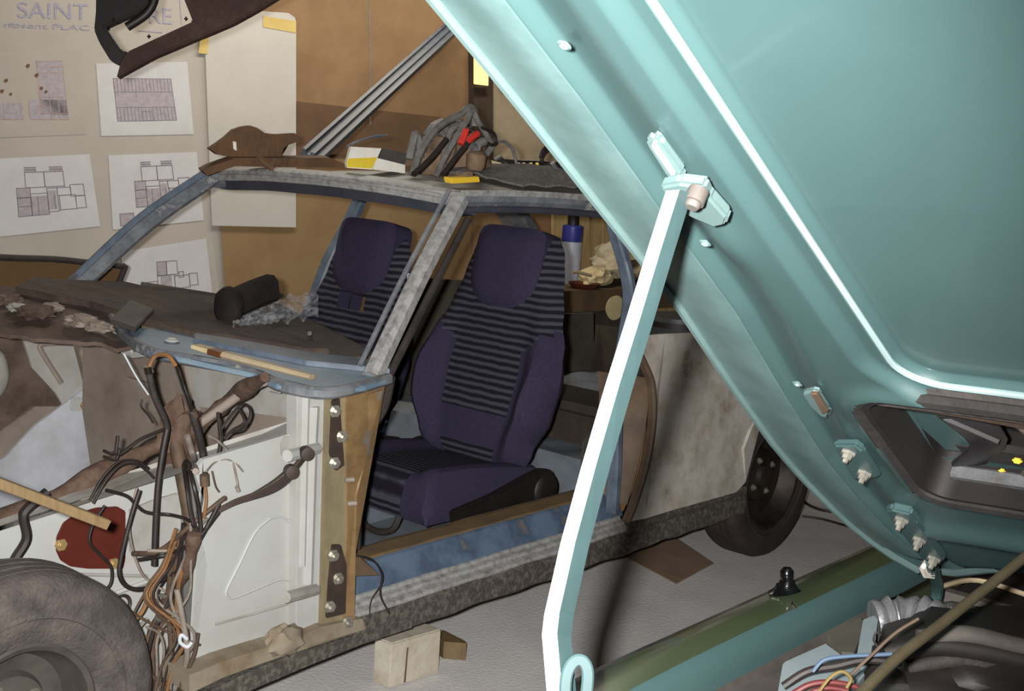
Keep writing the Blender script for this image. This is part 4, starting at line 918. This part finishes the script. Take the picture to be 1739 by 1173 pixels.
# ================================================================== second car: wing, bonnet, engine bay
car2 = thing('teal_car', 'teal car front with glossy right wing and engine bay', 'car', (-.5,-2.1,0))
def ex2(name, prof, x0, x1, mt, nx=16, drop=.0, thick=None):
    bm = bmesh.new(); R = []
    for i in range(nx+1):
        x = x0+(x1-x0)*i/nx
        R.append([bm.verts.new((x, y, z-drop*max(0, (-.7-x))**2)) for y, z in prof])
    for i in range(nx):
        for j in range(len(prof)-1): bm.faces.new((R[i][j], R[i+1][j], R[i+1][j+1], R[i][j+1]))
    return fin(bm, name, mt, car2, smooth=True)
ex2('wing', [(-1.20,.30),(-1.17,.5),(-1.18,.66),(-1.205,.73),(-1.245,.778),(-1.285,.800),(-1.325,.812),(-1.356,.815)], -1.9, .15, 'teal_olive_reflection', 24, .1)
ex2('wing_inner_roll', [(-1.356,.815),(-1.364,.811),(-1.372,.800),(-1.377,.785),(-1.378,.770)], -1.9, .0, 'teal', 24, .1)
ex2('wing_gutter', [(-1.378,.772),(-1.382,.760),(-1.40,.758),(-1.44,.758),(-1.452,.760)], -1.9, -.25, 'bay_grey', 20, .1)
ex2('inner_wing', [(-1.45,.757),(-1.455,.70),(-1.47,.45),(-1.5,.2)], -1.9, -.2, 'bay_white', 12, .1)
panel('bulkhead', [V((-.14,-1.42,.3)), V((-.14,-2.8,.3)), V((-.14,-2.8,.78)), V((-.14,-1.42,.78))], (.02,0,0), 'bay_grey', car2)
ex2('left_wing', [(-2.85,.75),(-2.87,.8),(-2.93,.8),(-3.0,.75),(-3.02,.3)], -1.9, .15, 'teal_olive_reflection', 10)
panel('scuttle', [V((-.12,-1.43,.77)), V((.25,-1.43,.80)), V((.25,-2.8,.80)), V((-.12,-2.8,.77))], (0,0,-.02), 'bay_black', car2)
panel('bay_floor', [V((-1.9,-1.48,.25)), V((-.14,-1.48,.25)), V((-.14,-2.8,.25)), V((-1.9,-2.8,.25))], (0,0,-.02), 'bay_black', car2)
panel('front_panel', [V((-1.9,-1.2,.3)), V((-1.9,-3.0,.3)), V((-1.9,-3.0,.66)), V((-1.9,-1.2,.66))], (-.02,0,0), 'teal_olive_reflection', car2)
panel('door_skin', [V((.16,-1.19,.3)), V((1.2,-1.19,.3)), V((1.2,-1.22,.8)), V((.16,-1.22,.8))], (0,-.03,0), 'teal_olive_reflection', car2)
for xx in (-1.2,): wheel((xx,-1.32,.29), .29, .165, 'tyre_dark', car2)
wheel((-1.2,-2.88,.29), .29, .165, 'tyre_dark', car2)
# bonnet, hinged at its rear edge and standing open
HP = V((-.18,-1.4,.82)); hdir = V((-1.116,0,.717)).normalized(); hw_ = V((0,-1,0)); hn = hdir.cross(hw_); 
if hn.z < 0: hn = -hn                                # hn points up, away from the underside
bo = thing('bonnet', 'open teal bonnet seen from below, air intake near its hinges', 'bonnet', HP)
WID = 1.40
def hp(s_, w_, h_=0): return HP+hdir*s_+hw_*w_-hn*h_        # h_ is depth below the skin
def HQ(px, py, h_=0): return onplane(px, py, HP-hn*h_, hn)
def hc(p): d = p-HP; return d.dot(hdir), d.dot(hw_)
def edge(s_):
    pts = [(-.03,.03),(0,.004),(.08,-.035),(.2,-.058),(.33,-.066),(.457,-.065),(.65,-.044),(.846,-.018),(1.064,-.008),(1.22,.0),(1.5,.004)]
    for (a, b), (c, d) in zip(pts, pts[1:]):
        if s_ <= c: return b+(d-b)*max(0, (s_-a)/(c-a))
    return .004
def sst(x, a, b): t_ = min(1, max(0, (x-a)/(b-a))); return t_*t_*(3-2*t_)
def rrect(s_, w_, s0, s1, w0, w1, r):
    cs, cw_ = (s0+s1)/2, (w0+w1)/2; a = abs(s_-cs)-(s1-s0)/2+r; b = abs(w_-cw_)-(w1-w0)/2+r
    return math.hypot(max(a, 0), max(b, 0))+min(max(a, b), 0)-r
HS0, HS1, HW0, HR = .392, .698, .146, .05
def holedist(s_, w_): return rrect(s_, w_, HS0, HS1, HW0, WID-HW0, HR)
def hpw(s_, w_, h_=0):
    """the bonnet's rear half bows with the windscreen it meets"""
    t_ = (WID/2-w_)/(WID/2); c_ = .16*(1-t_*t_); ww = min(w_, WID-w_)
    return hp(s_+c_*max(0, 1-s_/1.42)+.09*sst(ww, .02, .22)*math.exp(-(s_/.12)**2), w_, h_)
def hh(s_, w_):
    ww = min(w_, WID-w_)
    e = ww-edge(s_)
    pd_ = rrect(s_, w_, .735, 1.70, .228, WID-.228, .05)            # <0 inside the recessed skin
    z = .006+.012*sst(e, .0, .075)-.012*sst(e, .088, .104)+.022*sst(e, .10, .165)
    z += -.012*sst(-pd_, -.044, -.030)
    bead = .010*math.exp(-((pd_-.006)/.0045)**2)
    inside = sst(-pd_, -.001, .006)
    z = z*(1-inside)+.013*inside+bead*(1-inside*.6)
    z += .010*math.exp(-(((s_-1.02)/.05)**2+((ww-.13)/.03)**2))
    hd_ = holedist(s_, w_)
    z += .008*math.exp(-(hd_/.016)**2)
    z += -.016*sst(.10-s_, 0, .06)+.012*math.exp(-((s_-.27)/.03)**2)*sst(ww, .05, .1)
    if inside > .9: z += .0012*math.exp(-((s_-(1.06+.02*(w_-.3)))/.004)**2)*(1 if .235 < w_ < .37 else 0)
    return z
def ticks(segs):
    out = []
    for a, b, st_ in segs:
        n_ = max(1, round((b-a)/st_)); out += [a+(b-a)*k/n_ for k in range(n_)]
    return out+[segs[-1][1]]
SL = ticks([(0,.38,.007),(.38,.46,.003),(.46,.65,.008),(.65,.705,.003),(.705,.83,.002),(.83,1.28,.012),(1.28,1.37,.003),(1.37,1.42,.008)])
WL = ticks([(0,.05,.006),(.05,.13,.003),(.13,.21,.0035),(.21,.29,.002),(.29,.30,.005),(.30,WID-.30,.014),(WID-.30,WID-.19,.004),(WID-.19,WID,.006)])
bm = bmesh.new(); rows = []
def wact(w_, e):
    q = min(w_, WID-w_); k_ = 1 if q < .1 else max(0, 1-(q-.1)/.08)
    return w_+e*k_ if w_ < WID/2 else w_-e*k_
for s_ in SL:
    e = edge(s_); row = []
    for w0_ in WL:
        w_ = wact(w0_, e); row.append(bm.verts.new(hpw(s_, w_, hh(s_, w_))))
    rows.append(row)
for j in range(len(SL)-1):
    for i in range(len(WL)-1):
        s_ = (SL[j]+SL[j+1])/2; w_ = wact((WL[i]+WL[i+1])/2, edge(s_))
        if holedist(s_, w_) < 0: continue
        f = bm.faces.new((rows[j][i], rows[j][i+1], rows[j+1][i+1], rows[j+1][i]))
        wm = (WL[i]+WL[i+1])/2
        if min(wm, WID-wm) < .088: f.material_index = 1
bmesh.ops.delete(bm, geom=[v for v in bm.verts if not v.link_faces], context='VERTS')
fin(bm, 'inner_panel', ['teal', 'teal_flange'], bo, smooth=True)
# outer skin
bm = bmesh.new(); rows = []
for j in range(41):
    s_ = 1.42*j/40; e = edge(s_)-.003
    rows.append([bm.verts.new(hpw(s_, e+(WID-2*e)*i/40, .004 if i in (0,40) else -.006-.02*math.sin(math.pi*i/40))) for i in range(41)])
for j in range(40):
    for i in range(40):
        s_ = 1.42*(j+.5)/40; w_ = edge(s_)+(WID-2*edge(s_))*(i+.5)/40
        if holedist(s_, w_) < -.02: continue
        bm.faces.new((rows[j][i], rows[j+1][i], rows[j+1][i+1], rows[j][i+1]))
fin(bm, 'outer_skin', 'teal', bo, smooth=True)
# hemmed edges
for sgn in (0, 1):
    pth = [hpw(s_, edge(s_) if not sgn else WID-edge(s_), .006) for s_ in [1.42*k/24 for k in range(25)]]
    tube('hemmed_edge', pth, .006, 'teal_edge', bo, sm=0, n=8)
tube('hemmed_edge', [hpw(.0, .01+(WID-.02)*k/20, .004+.004*math.sin(k)) for k in range(21)], .006, 'teal_edge', bo, sm=0)
tube('hemmed_edge', [hp(1.42, .01+(WID-.02)*k/20, .004) for k in range(21)], .008, 'teal_edge', bo, sm=0)
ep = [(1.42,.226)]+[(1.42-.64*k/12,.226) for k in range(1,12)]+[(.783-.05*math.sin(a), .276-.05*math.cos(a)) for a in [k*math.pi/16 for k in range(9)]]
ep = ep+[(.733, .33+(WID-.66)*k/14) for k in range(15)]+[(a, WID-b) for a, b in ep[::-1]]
tube('frame_edge_highlight', [hpw(a, b, .024) for a, b in ep], .0034, 'frame_edge_highlight', bo, sm=0, n=8)  # thin pale tube painting a highlight along the bead crest
# intake seal and plenum seen in the opening
def loop_pts(off, h_):
    pts = []
    s0, s1, w0, w1, r = HS0-off, HS1+off, HW0-off, WID-HW0+off, HR+off
    cor = ((s1-r, w1-r, 0), (s1-r, w0+r, 270), (s0+r, w0+r, 180), (s0+r, w1-r, 90))
    for k0, (cs, cw_, a0) in enumerate(cor):
        arc = []
        for k in range(9):
            a = math.radians(a0+90-k*90/8); arc.append((cs+r*math.cos(a), cw_+r*math.sin(a)))
        pts += arc
        n0 = cor[(k0+1) % 4]; a2 = math.radians(n0[2]+90); e2 = (n0[0]+r*math.cos(a2), n0[1]+r*math.sin(a2))
        for k in range(1, 16): pts.append((arc[-1][0]+(e2[0]-arc[-1][0])*k/16, arc[-1][1]+(e2[1]-arc[-1][1])*k/16))
    return [hpw(a, b, h_) for a, b in pts]
def ringtube(name, pts, sec, mt, parent):
    bm = bmesh.new(); n = len(pts); R = []
    for i, p in enumerate(pts):
        t_ = (pts[(i+1) % n]-pts[i-1]).normalized(); a = t_.cross(hn).normalized()
        R.append([bm.verts.new(p+a*q_[0]-hn*q_[1]) for q_ in sec])
    m_ = len(sec)
    for i in range(n):
        for j in range(m_): bm.faces.new((R[i][j], R[i][(j+1) % m_], R[(i+1) % n][(j+1) % m_], R[(i+1) % n][j]))
    return fin(bm, name, mt, parent, smooth=True)
sl = ringtube('intake_seal', loop_pts(.0, .026), circ(.010, 8), 'seal_rubber', bo)
ringtube('intake_duct', loop_pts(-.012, .0), [(-.004,.03),(.004,.03),(.004,-.09),(-.004,-.09)], 'bay_black', bo)
pl = panel('intake_plenum', [hpw(.36,.11,-.10), hpw(.36,WID/2,-.10), hpw(.36,WID-.11,-.10), hpw(.74,WID-.11,-.10), hpw(.74,WID/2,-.10), hpw(.74,.11,-.10)], hn*.006, 'bay_black', bo)
def sw(l, h_): return [hpw(a, b, h_) for a, b in l]
bar('foam_strip', sw([(.685,.165),(.685,.3),(.685,.5),(.685,.8),(.685,1.2)], .010), rect(.055,.03,.5), 'seal_foam', bo, sm=4, updir=tuple(-hn))
bar('foam_strip', sw([(.640,.165),(.635,.25),(.62,.34),(.600,.42)], .004), rect(.018,.018,.3), 'wire_brown', bo, sm=4, updir=tuple(-hn))
bar('side_slat', sw([(.62,.185),(.54,.182),(.45,.20)], -.02), rect(.045,.008,.3), 'teal', bo, sm=4, updir=tuple(-hn))
for i in range(12):
    ww_ = .215+.085*i
    bar('grille_vane', sw([(.43,ww_-.01),(.51,ww_+.035),(.60,ww_+.015)], -.010), rect(.04,.006,.3), ('vane','bay_grey','bay_black')[i % 3], bo, sm=3, updir=tuple((-hn+hw_*.6).normalized()))
    bar('grille_vane', sw([(.58,ww_),(.53,ww_+.05)], -.004), rect(.022,.006,.3), ('vane','bay_grey')[i % 2], bo, sm=0, updir=tuple((-hn-hdir*.5).normalized()))
bar('drip_rail', sw([(.415,.185),(.41,.4),(.41,.8),(.41,1.22)], -.002), rect(.014,.016,.4), 'alloy', bo, sm=3, updir=tuple(-hn))
bar('lower_rail', sw([(.45,.2),(.45,.5),(.45,.8),(.45,1.2)], -.02), rect(.04,.01,.3), 'seal_rubber', bo, sm=3, updir=tuple(-hn))
for a, b, s_ in ((1702,800,1), (1728,782,1.3)): box('yellow_clip', HQ(a, b, -.01), (.006*s_,.008*s_,.006), 'tool_yellow', bo, bev=.002)
# slots, holes, hinge plates
def pxplate(name, px, h_, th, mt, parent, bev=.002): return panel(name, [HQ(a, b, h_) for a, b in px], hn*th, mt, parent, bev=bev)
pxplate('slot_cover', [(1092,244),(1104,236),(1120,246),(1160,300),(1158,312),(1142,312),(1125,296)], .040, .012, 'teal_edge', bo, .004)
pxplate('slot', [(1102,248),(1114,248),(1148,298),(1140,303)], .043, .004, 'white_and_lit_leg', bo)
pxplate('slot_cover', [(1358,668),(1376,664),(1392,668),(1412,700),(1408,712),(1392,708),(1372,690)], .036, .008, 'teal_edge', bo, .004)
pxplate('slot', [(1374,668),(1388,668),(1408,700),(1396,706)], .040, .004, 'jamb', bo)
for a, b in ((958,77),(1197,413),(1354,652)):
    lathe('drain_hole', HQ(a, b, .033), -hn, [(0,-.002),(.003,-.002),(.004,.001),(.006,.0)], 'teal_edge', bo, n=14)
h1 = pxplate('hinge_pad', [(1414,757),(1452,757),(1466,768),(1494,812),(1446,815)], .040, .01, 'teal', bo, .003)
for a, b in ((1440,770),(1467,805)): bolt(HQ(a, b, .042), -hn, .006, h1, L=.012)
h2 = pxplate('hinge_arm', [(1502,868),(1512,866),(1546,874),(1560,890),(1604,952),(1588,964),(1560,945),(1520,895)], .040, .012, 'teal', bo, .003)
for a, b in ((1530,884),(1560,918),(1585,950)): bolt(HQ(a, b, .042), -hn, .0065, h2, L=.014)
# hinge lower half on the car
tube('hinge_bracket', [HQ(1582,955,.03), V((-.22,-1.45,.80)), V((-.26,-1.45,.74))], .009, 'teal', car2)
bolt(HQ(1578,966,.03), (-.7,-.5,.2), .010, car2, name='hinge_pin', L=.02)
# stay bracket on the bonnet
br2 = panel('stay_bracket', [HQ(a, b, .052) for a, b in [(1118,318),(1150,312),(1196,318),(1204,336),(1236,372),(1232,384),(1214,388),(1176,372),(1150,358)]], hn*.012, 'teal_edge', bo, bev=.003)
lathe('stay_pivot', HQ(1178,344,.065), -hn, [(0,.005),(.005,.005),(.0065,.003),(.0065,0),(.0085,0),(.0085,-.012)], 'bay_grey', br2, n=12)
# ---- bonnet stay
st = thing('bonnet_stay', 'pale angle-iron bonnet stay holding up the teal bonnet', 'stay', Y(945,1173,-1.43))
s0_ = HQ(1160,326,.07); s1_ = Y(948,1084,-1.425)
s2_ = Y(960,1200,-1.425)
def angle(path, a, b, name, mt):
    """one leg of the angle: a flat strip between two offset lines, with thickness"""
    bm = bmesh.new(); A = [p+a(i) for i, p in enumerate(path)]; Bq = [p+b(i) for i, p in enumerate(path)]
    th = fw*.003; vs = [[bm.verts.new(q_) for q_ in row] for row in (A, Bq, [q_+th for q_ in Bq], [q_+th for q_ in A])]
    for i in range(len(path)-1):
        for j in range(4): bm.faces.new((vs[j][i], vs[(j+1) % 4][i], vs[(j+1) % 4][i+1], vs[j][i+1]))
    bm.faces.new([r_[0] for r_ in vs]); bm.faces.new([r_[-1] for r_ in vs][::-1])
    return fin(bm, name, mt, st)
spx = [(1152,322),(1120,424),(1085,540),(1050,652),(1010,790),(975,920),(948,1040),(944,1075),(948,1120),(955,1200)]
def sdep(i):
    t_ = min(1, i/7); return s0_*(1-t_)+s1_*t_
corner, left, right = [], [], []
for i, (a, b) in enumerate(spx):
    tt_ = (b-322)/(1084-322); ref = s0_+(s1_-s0_)*tt_; dep_ = (ref-CAM).dot(fw)
    wl_ = 22+3*tt_; wr_ = 24+2*tt_
    if i == len(spx)-1: pass
    corner.append(D(a+2, b, dep_)); left.append(D(a-wl_*.95, b+wl_*.1, dep_+.010)); right.append(D(a+wr_*1.0, b+wr_*.25, dep_+.022))
def legmesh(name, P, Q, nv_, mt):
    bm = bmesh.new(); vs = [[bm.verts.new(x_) for x_ in r_] for r_ in (P, Q, [q_+nv_ for q_ in Q], [p_+nv_ for p_ in P])]
    for i in range(len(P)-1):
        for j in range(4): bm.faces.new((vs[j][i], vs[(j+1) % 4][i], vs[(j+1) % 4][i+1], vs[j][i+1]))
    bm.faces.new([r_[0] for r_ in vs]); bm.faces.new([r_[-1] for r_ in vs][::-1])
    return fin(bm, name, mt, st)
legmesh('edge_leg', corner, left, fw*.004+rt*.001, 'white_and_lit_leg')  # flash-facing leg, its brightness painted as white
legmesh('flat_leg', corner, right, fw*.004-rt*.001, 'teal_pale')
dl = (corner[-2]-CAM).dot(fw)+.006
bar('hook', [D(a, b, dl) for a, b in [(962,1210),(960,1170),(964,1140),(976,1122),(990,1122),(998,1140),(996,1175),(990,1215)]], rect(.012,.007,.5), 'teal_pale', st, sm=5, updir=tuple(-fw))
# ---- small things in and on the second car
ab = thing('aerial_base', 'small black domed aerial base on the teal wing', 'aerial base', Z(1335,1012,.802))
pb = Z(1335,1010,.802)
lathe('flange', pb, (.0,.12,1), [(0,-.004),(.024,-.004),(.026,.004),(.017,.010),(.014,.016),(0,.016)], 'black_gloss', ab, n=24)
lathe('dome', pb+V((0,0,.014)), (.0,.12,1), [(.013,0),(.011,.008),(.009,.010),(.010,.014),(.010,.022),(.006,.027),(0,.028)], 'black_gloss', ab, n=20)
tube('wire_tail', [pb+V((-.005,-.02,0)), Z(1345,1024,.815), Z(1352,1034,.818)], .0015, 'chrome', ab, n=6)
# engine bay contents
hs = tube('oil_hose', [D(1440,1200,1.28), D(1520,1120,1.33), D(1600,1058,1.4), D(1680,994,1.46), D(1760,930,1.52)], .0062, 'olive_hose', label='olive rubber hose crossing the engine bay diagonally', cat='hose', n=12)
rs = thing('battery_box', 'pale box beside the wing inside the engine bay', 'box', Z(1390,1173,.5))
zq = .79
bxp = [Z(1318,1190,zq), Z(1330,1122,zq), Z(1402,1090,zq), Z(1470,1140,zq), Z(1430,1190,zq)]
panel('side', bxp, (0,0,-.12), 'bay_white', rs, bev=.003)
panel('bracket_plate', [Z(a, b, .79) for a, b in [(1405,1078),(1462,1048),(1470,1062),(1450,1108),(1430,1106)]], (0,0,-.01), 'clutter_green', car2)
panel('white_strut', [Z(a, b, .80) for a, b in [(1466,1052),(1492,1042),(1484,1112),(1454,1118)]], (0,0,-.05), 'bay_white', car2)
yt = box('yellow_bottle', Z(1300,1178,.78)+V((0,-.01,-.05)), (.06,.04,.10), 'yellow_tank', label='yellow plastic bottle tucked under the wing edge', cat='bottle', bev=.015, seg=3)
ah = thing('air_duct', 'crumpled silver air duct along the bulkhead', 'duct', D(1600,1055,1.78))
tube('duct_tube', [D(1484,1056,1.80), D(1530,1050,1.80), D(1570,1052,1.78), D(1606,1062,1.76)], .030, 'alloy', ah, n=18, sm=8, scale=lambda t: 1+.10*math.sin(t*40)+.05*math.sin(t*97))
tube('duct_tube', [D(1625,1052,1.80), D(1680,1062,1.78), D(1740,1076,1.74), D(1810,1094,1.70)], .024, 'alloy', ah, n=18, sm=8, scale=lambda t: 1+.05*math.sin(t*60))
tube('clamp', [D(1602,1058,1.77), D(1622,1054,1.79)], .028, 'bay_grey', ah, n=16, sm=0)
eng = thing('engine', 'dark oily engine with round silver air cleaner', 'engine', (-.5,-1.75,.3))
blob('block', D(1700,1150,1.66), (.20,.16,.07), 'bay_black', eng, amp=.18, freq=5, sub=4)
box('cylinder_head', (-.55,-1.85,.55), (.5,.3,.3), 'bay_black', eng, bev=.03)
lathe('air_cleaner', D(1560,1262,1.46), (-.1,.1,1), [(0,-.05),(.12,-.05),(.13,-.03),(.13,0),(.115,.02),(.06,.028),(.03,.03),(0,.04)], 'alloy', eng, n=40)
for (l, r_, mt) in (([(1500,1110),(1580,1096),(1660,1104),(1780,1130)], .014, 'bay_black'), ([(1540,1135),(1620,1120),(1700,1136),(1780,1160)], .010, 'rubber'), ([(1560,1085),(1640,1078),(1720,1096),(1790,1110)], .012, 'bay_grey')):
    tube('intake_hose', [D(a, b, 1.56) for a, b in l], r_, mt, eng, n=10)
def ww(l, r_, mt, z, lb): tube('bay_wire', [D(a, b, 1.5+(z-.735)*-4) for a, b in l], r_*.5, mt, label=lb, cat='wire', group='loose wires in the engine bay')
ww([(1345,1178),(1375,1162),(1410,1158),(1450,1165),(1470,1178)], .007, 'wire_red', .735, 'thick red wire at the bottom of engine bay')
ww([(1360,1182),(1400,1168),(1440,1172)], .006, 'wire_red', .74, 'short red wire lowest in the engine bay')
ww([(1390,1175),(1410,1150),(1430,1140),(1445,1152),(1438,1168)], .004, 'wire_yellow', .745, 'yellow wire loop over the red wires')
ww([(1380,1140),(1400,1120),(1440,1114),(1480,1112),(1515,1110)], .005, 'wire_blue', .735, 'pale blue wire across the engine bay')
ww([(1490,1098),(1484,1086),(1488,1074),(1496,1078)], .003, 'wire_black', .735, 'small black wire loop by the white strut')
ww([(1330,1165),(1370,1140),(1420,1130),(1470,1120),(1530,1126)], .010, 'wire_black', .725, 'thick black wire behind the pale blue wire')
ww([(1440,1150),(1480,1112),(1520,1075),(1560,1050)], .004, 'wire_brown', .74, 'brown wire rising toward the silver duct')
tube('bonnet_cable', [V((-.22,-1.45,.81)), Z(1660,985,.80), Z(1760,1015,.80)], .004, 'wood_pale', car2, n=6)
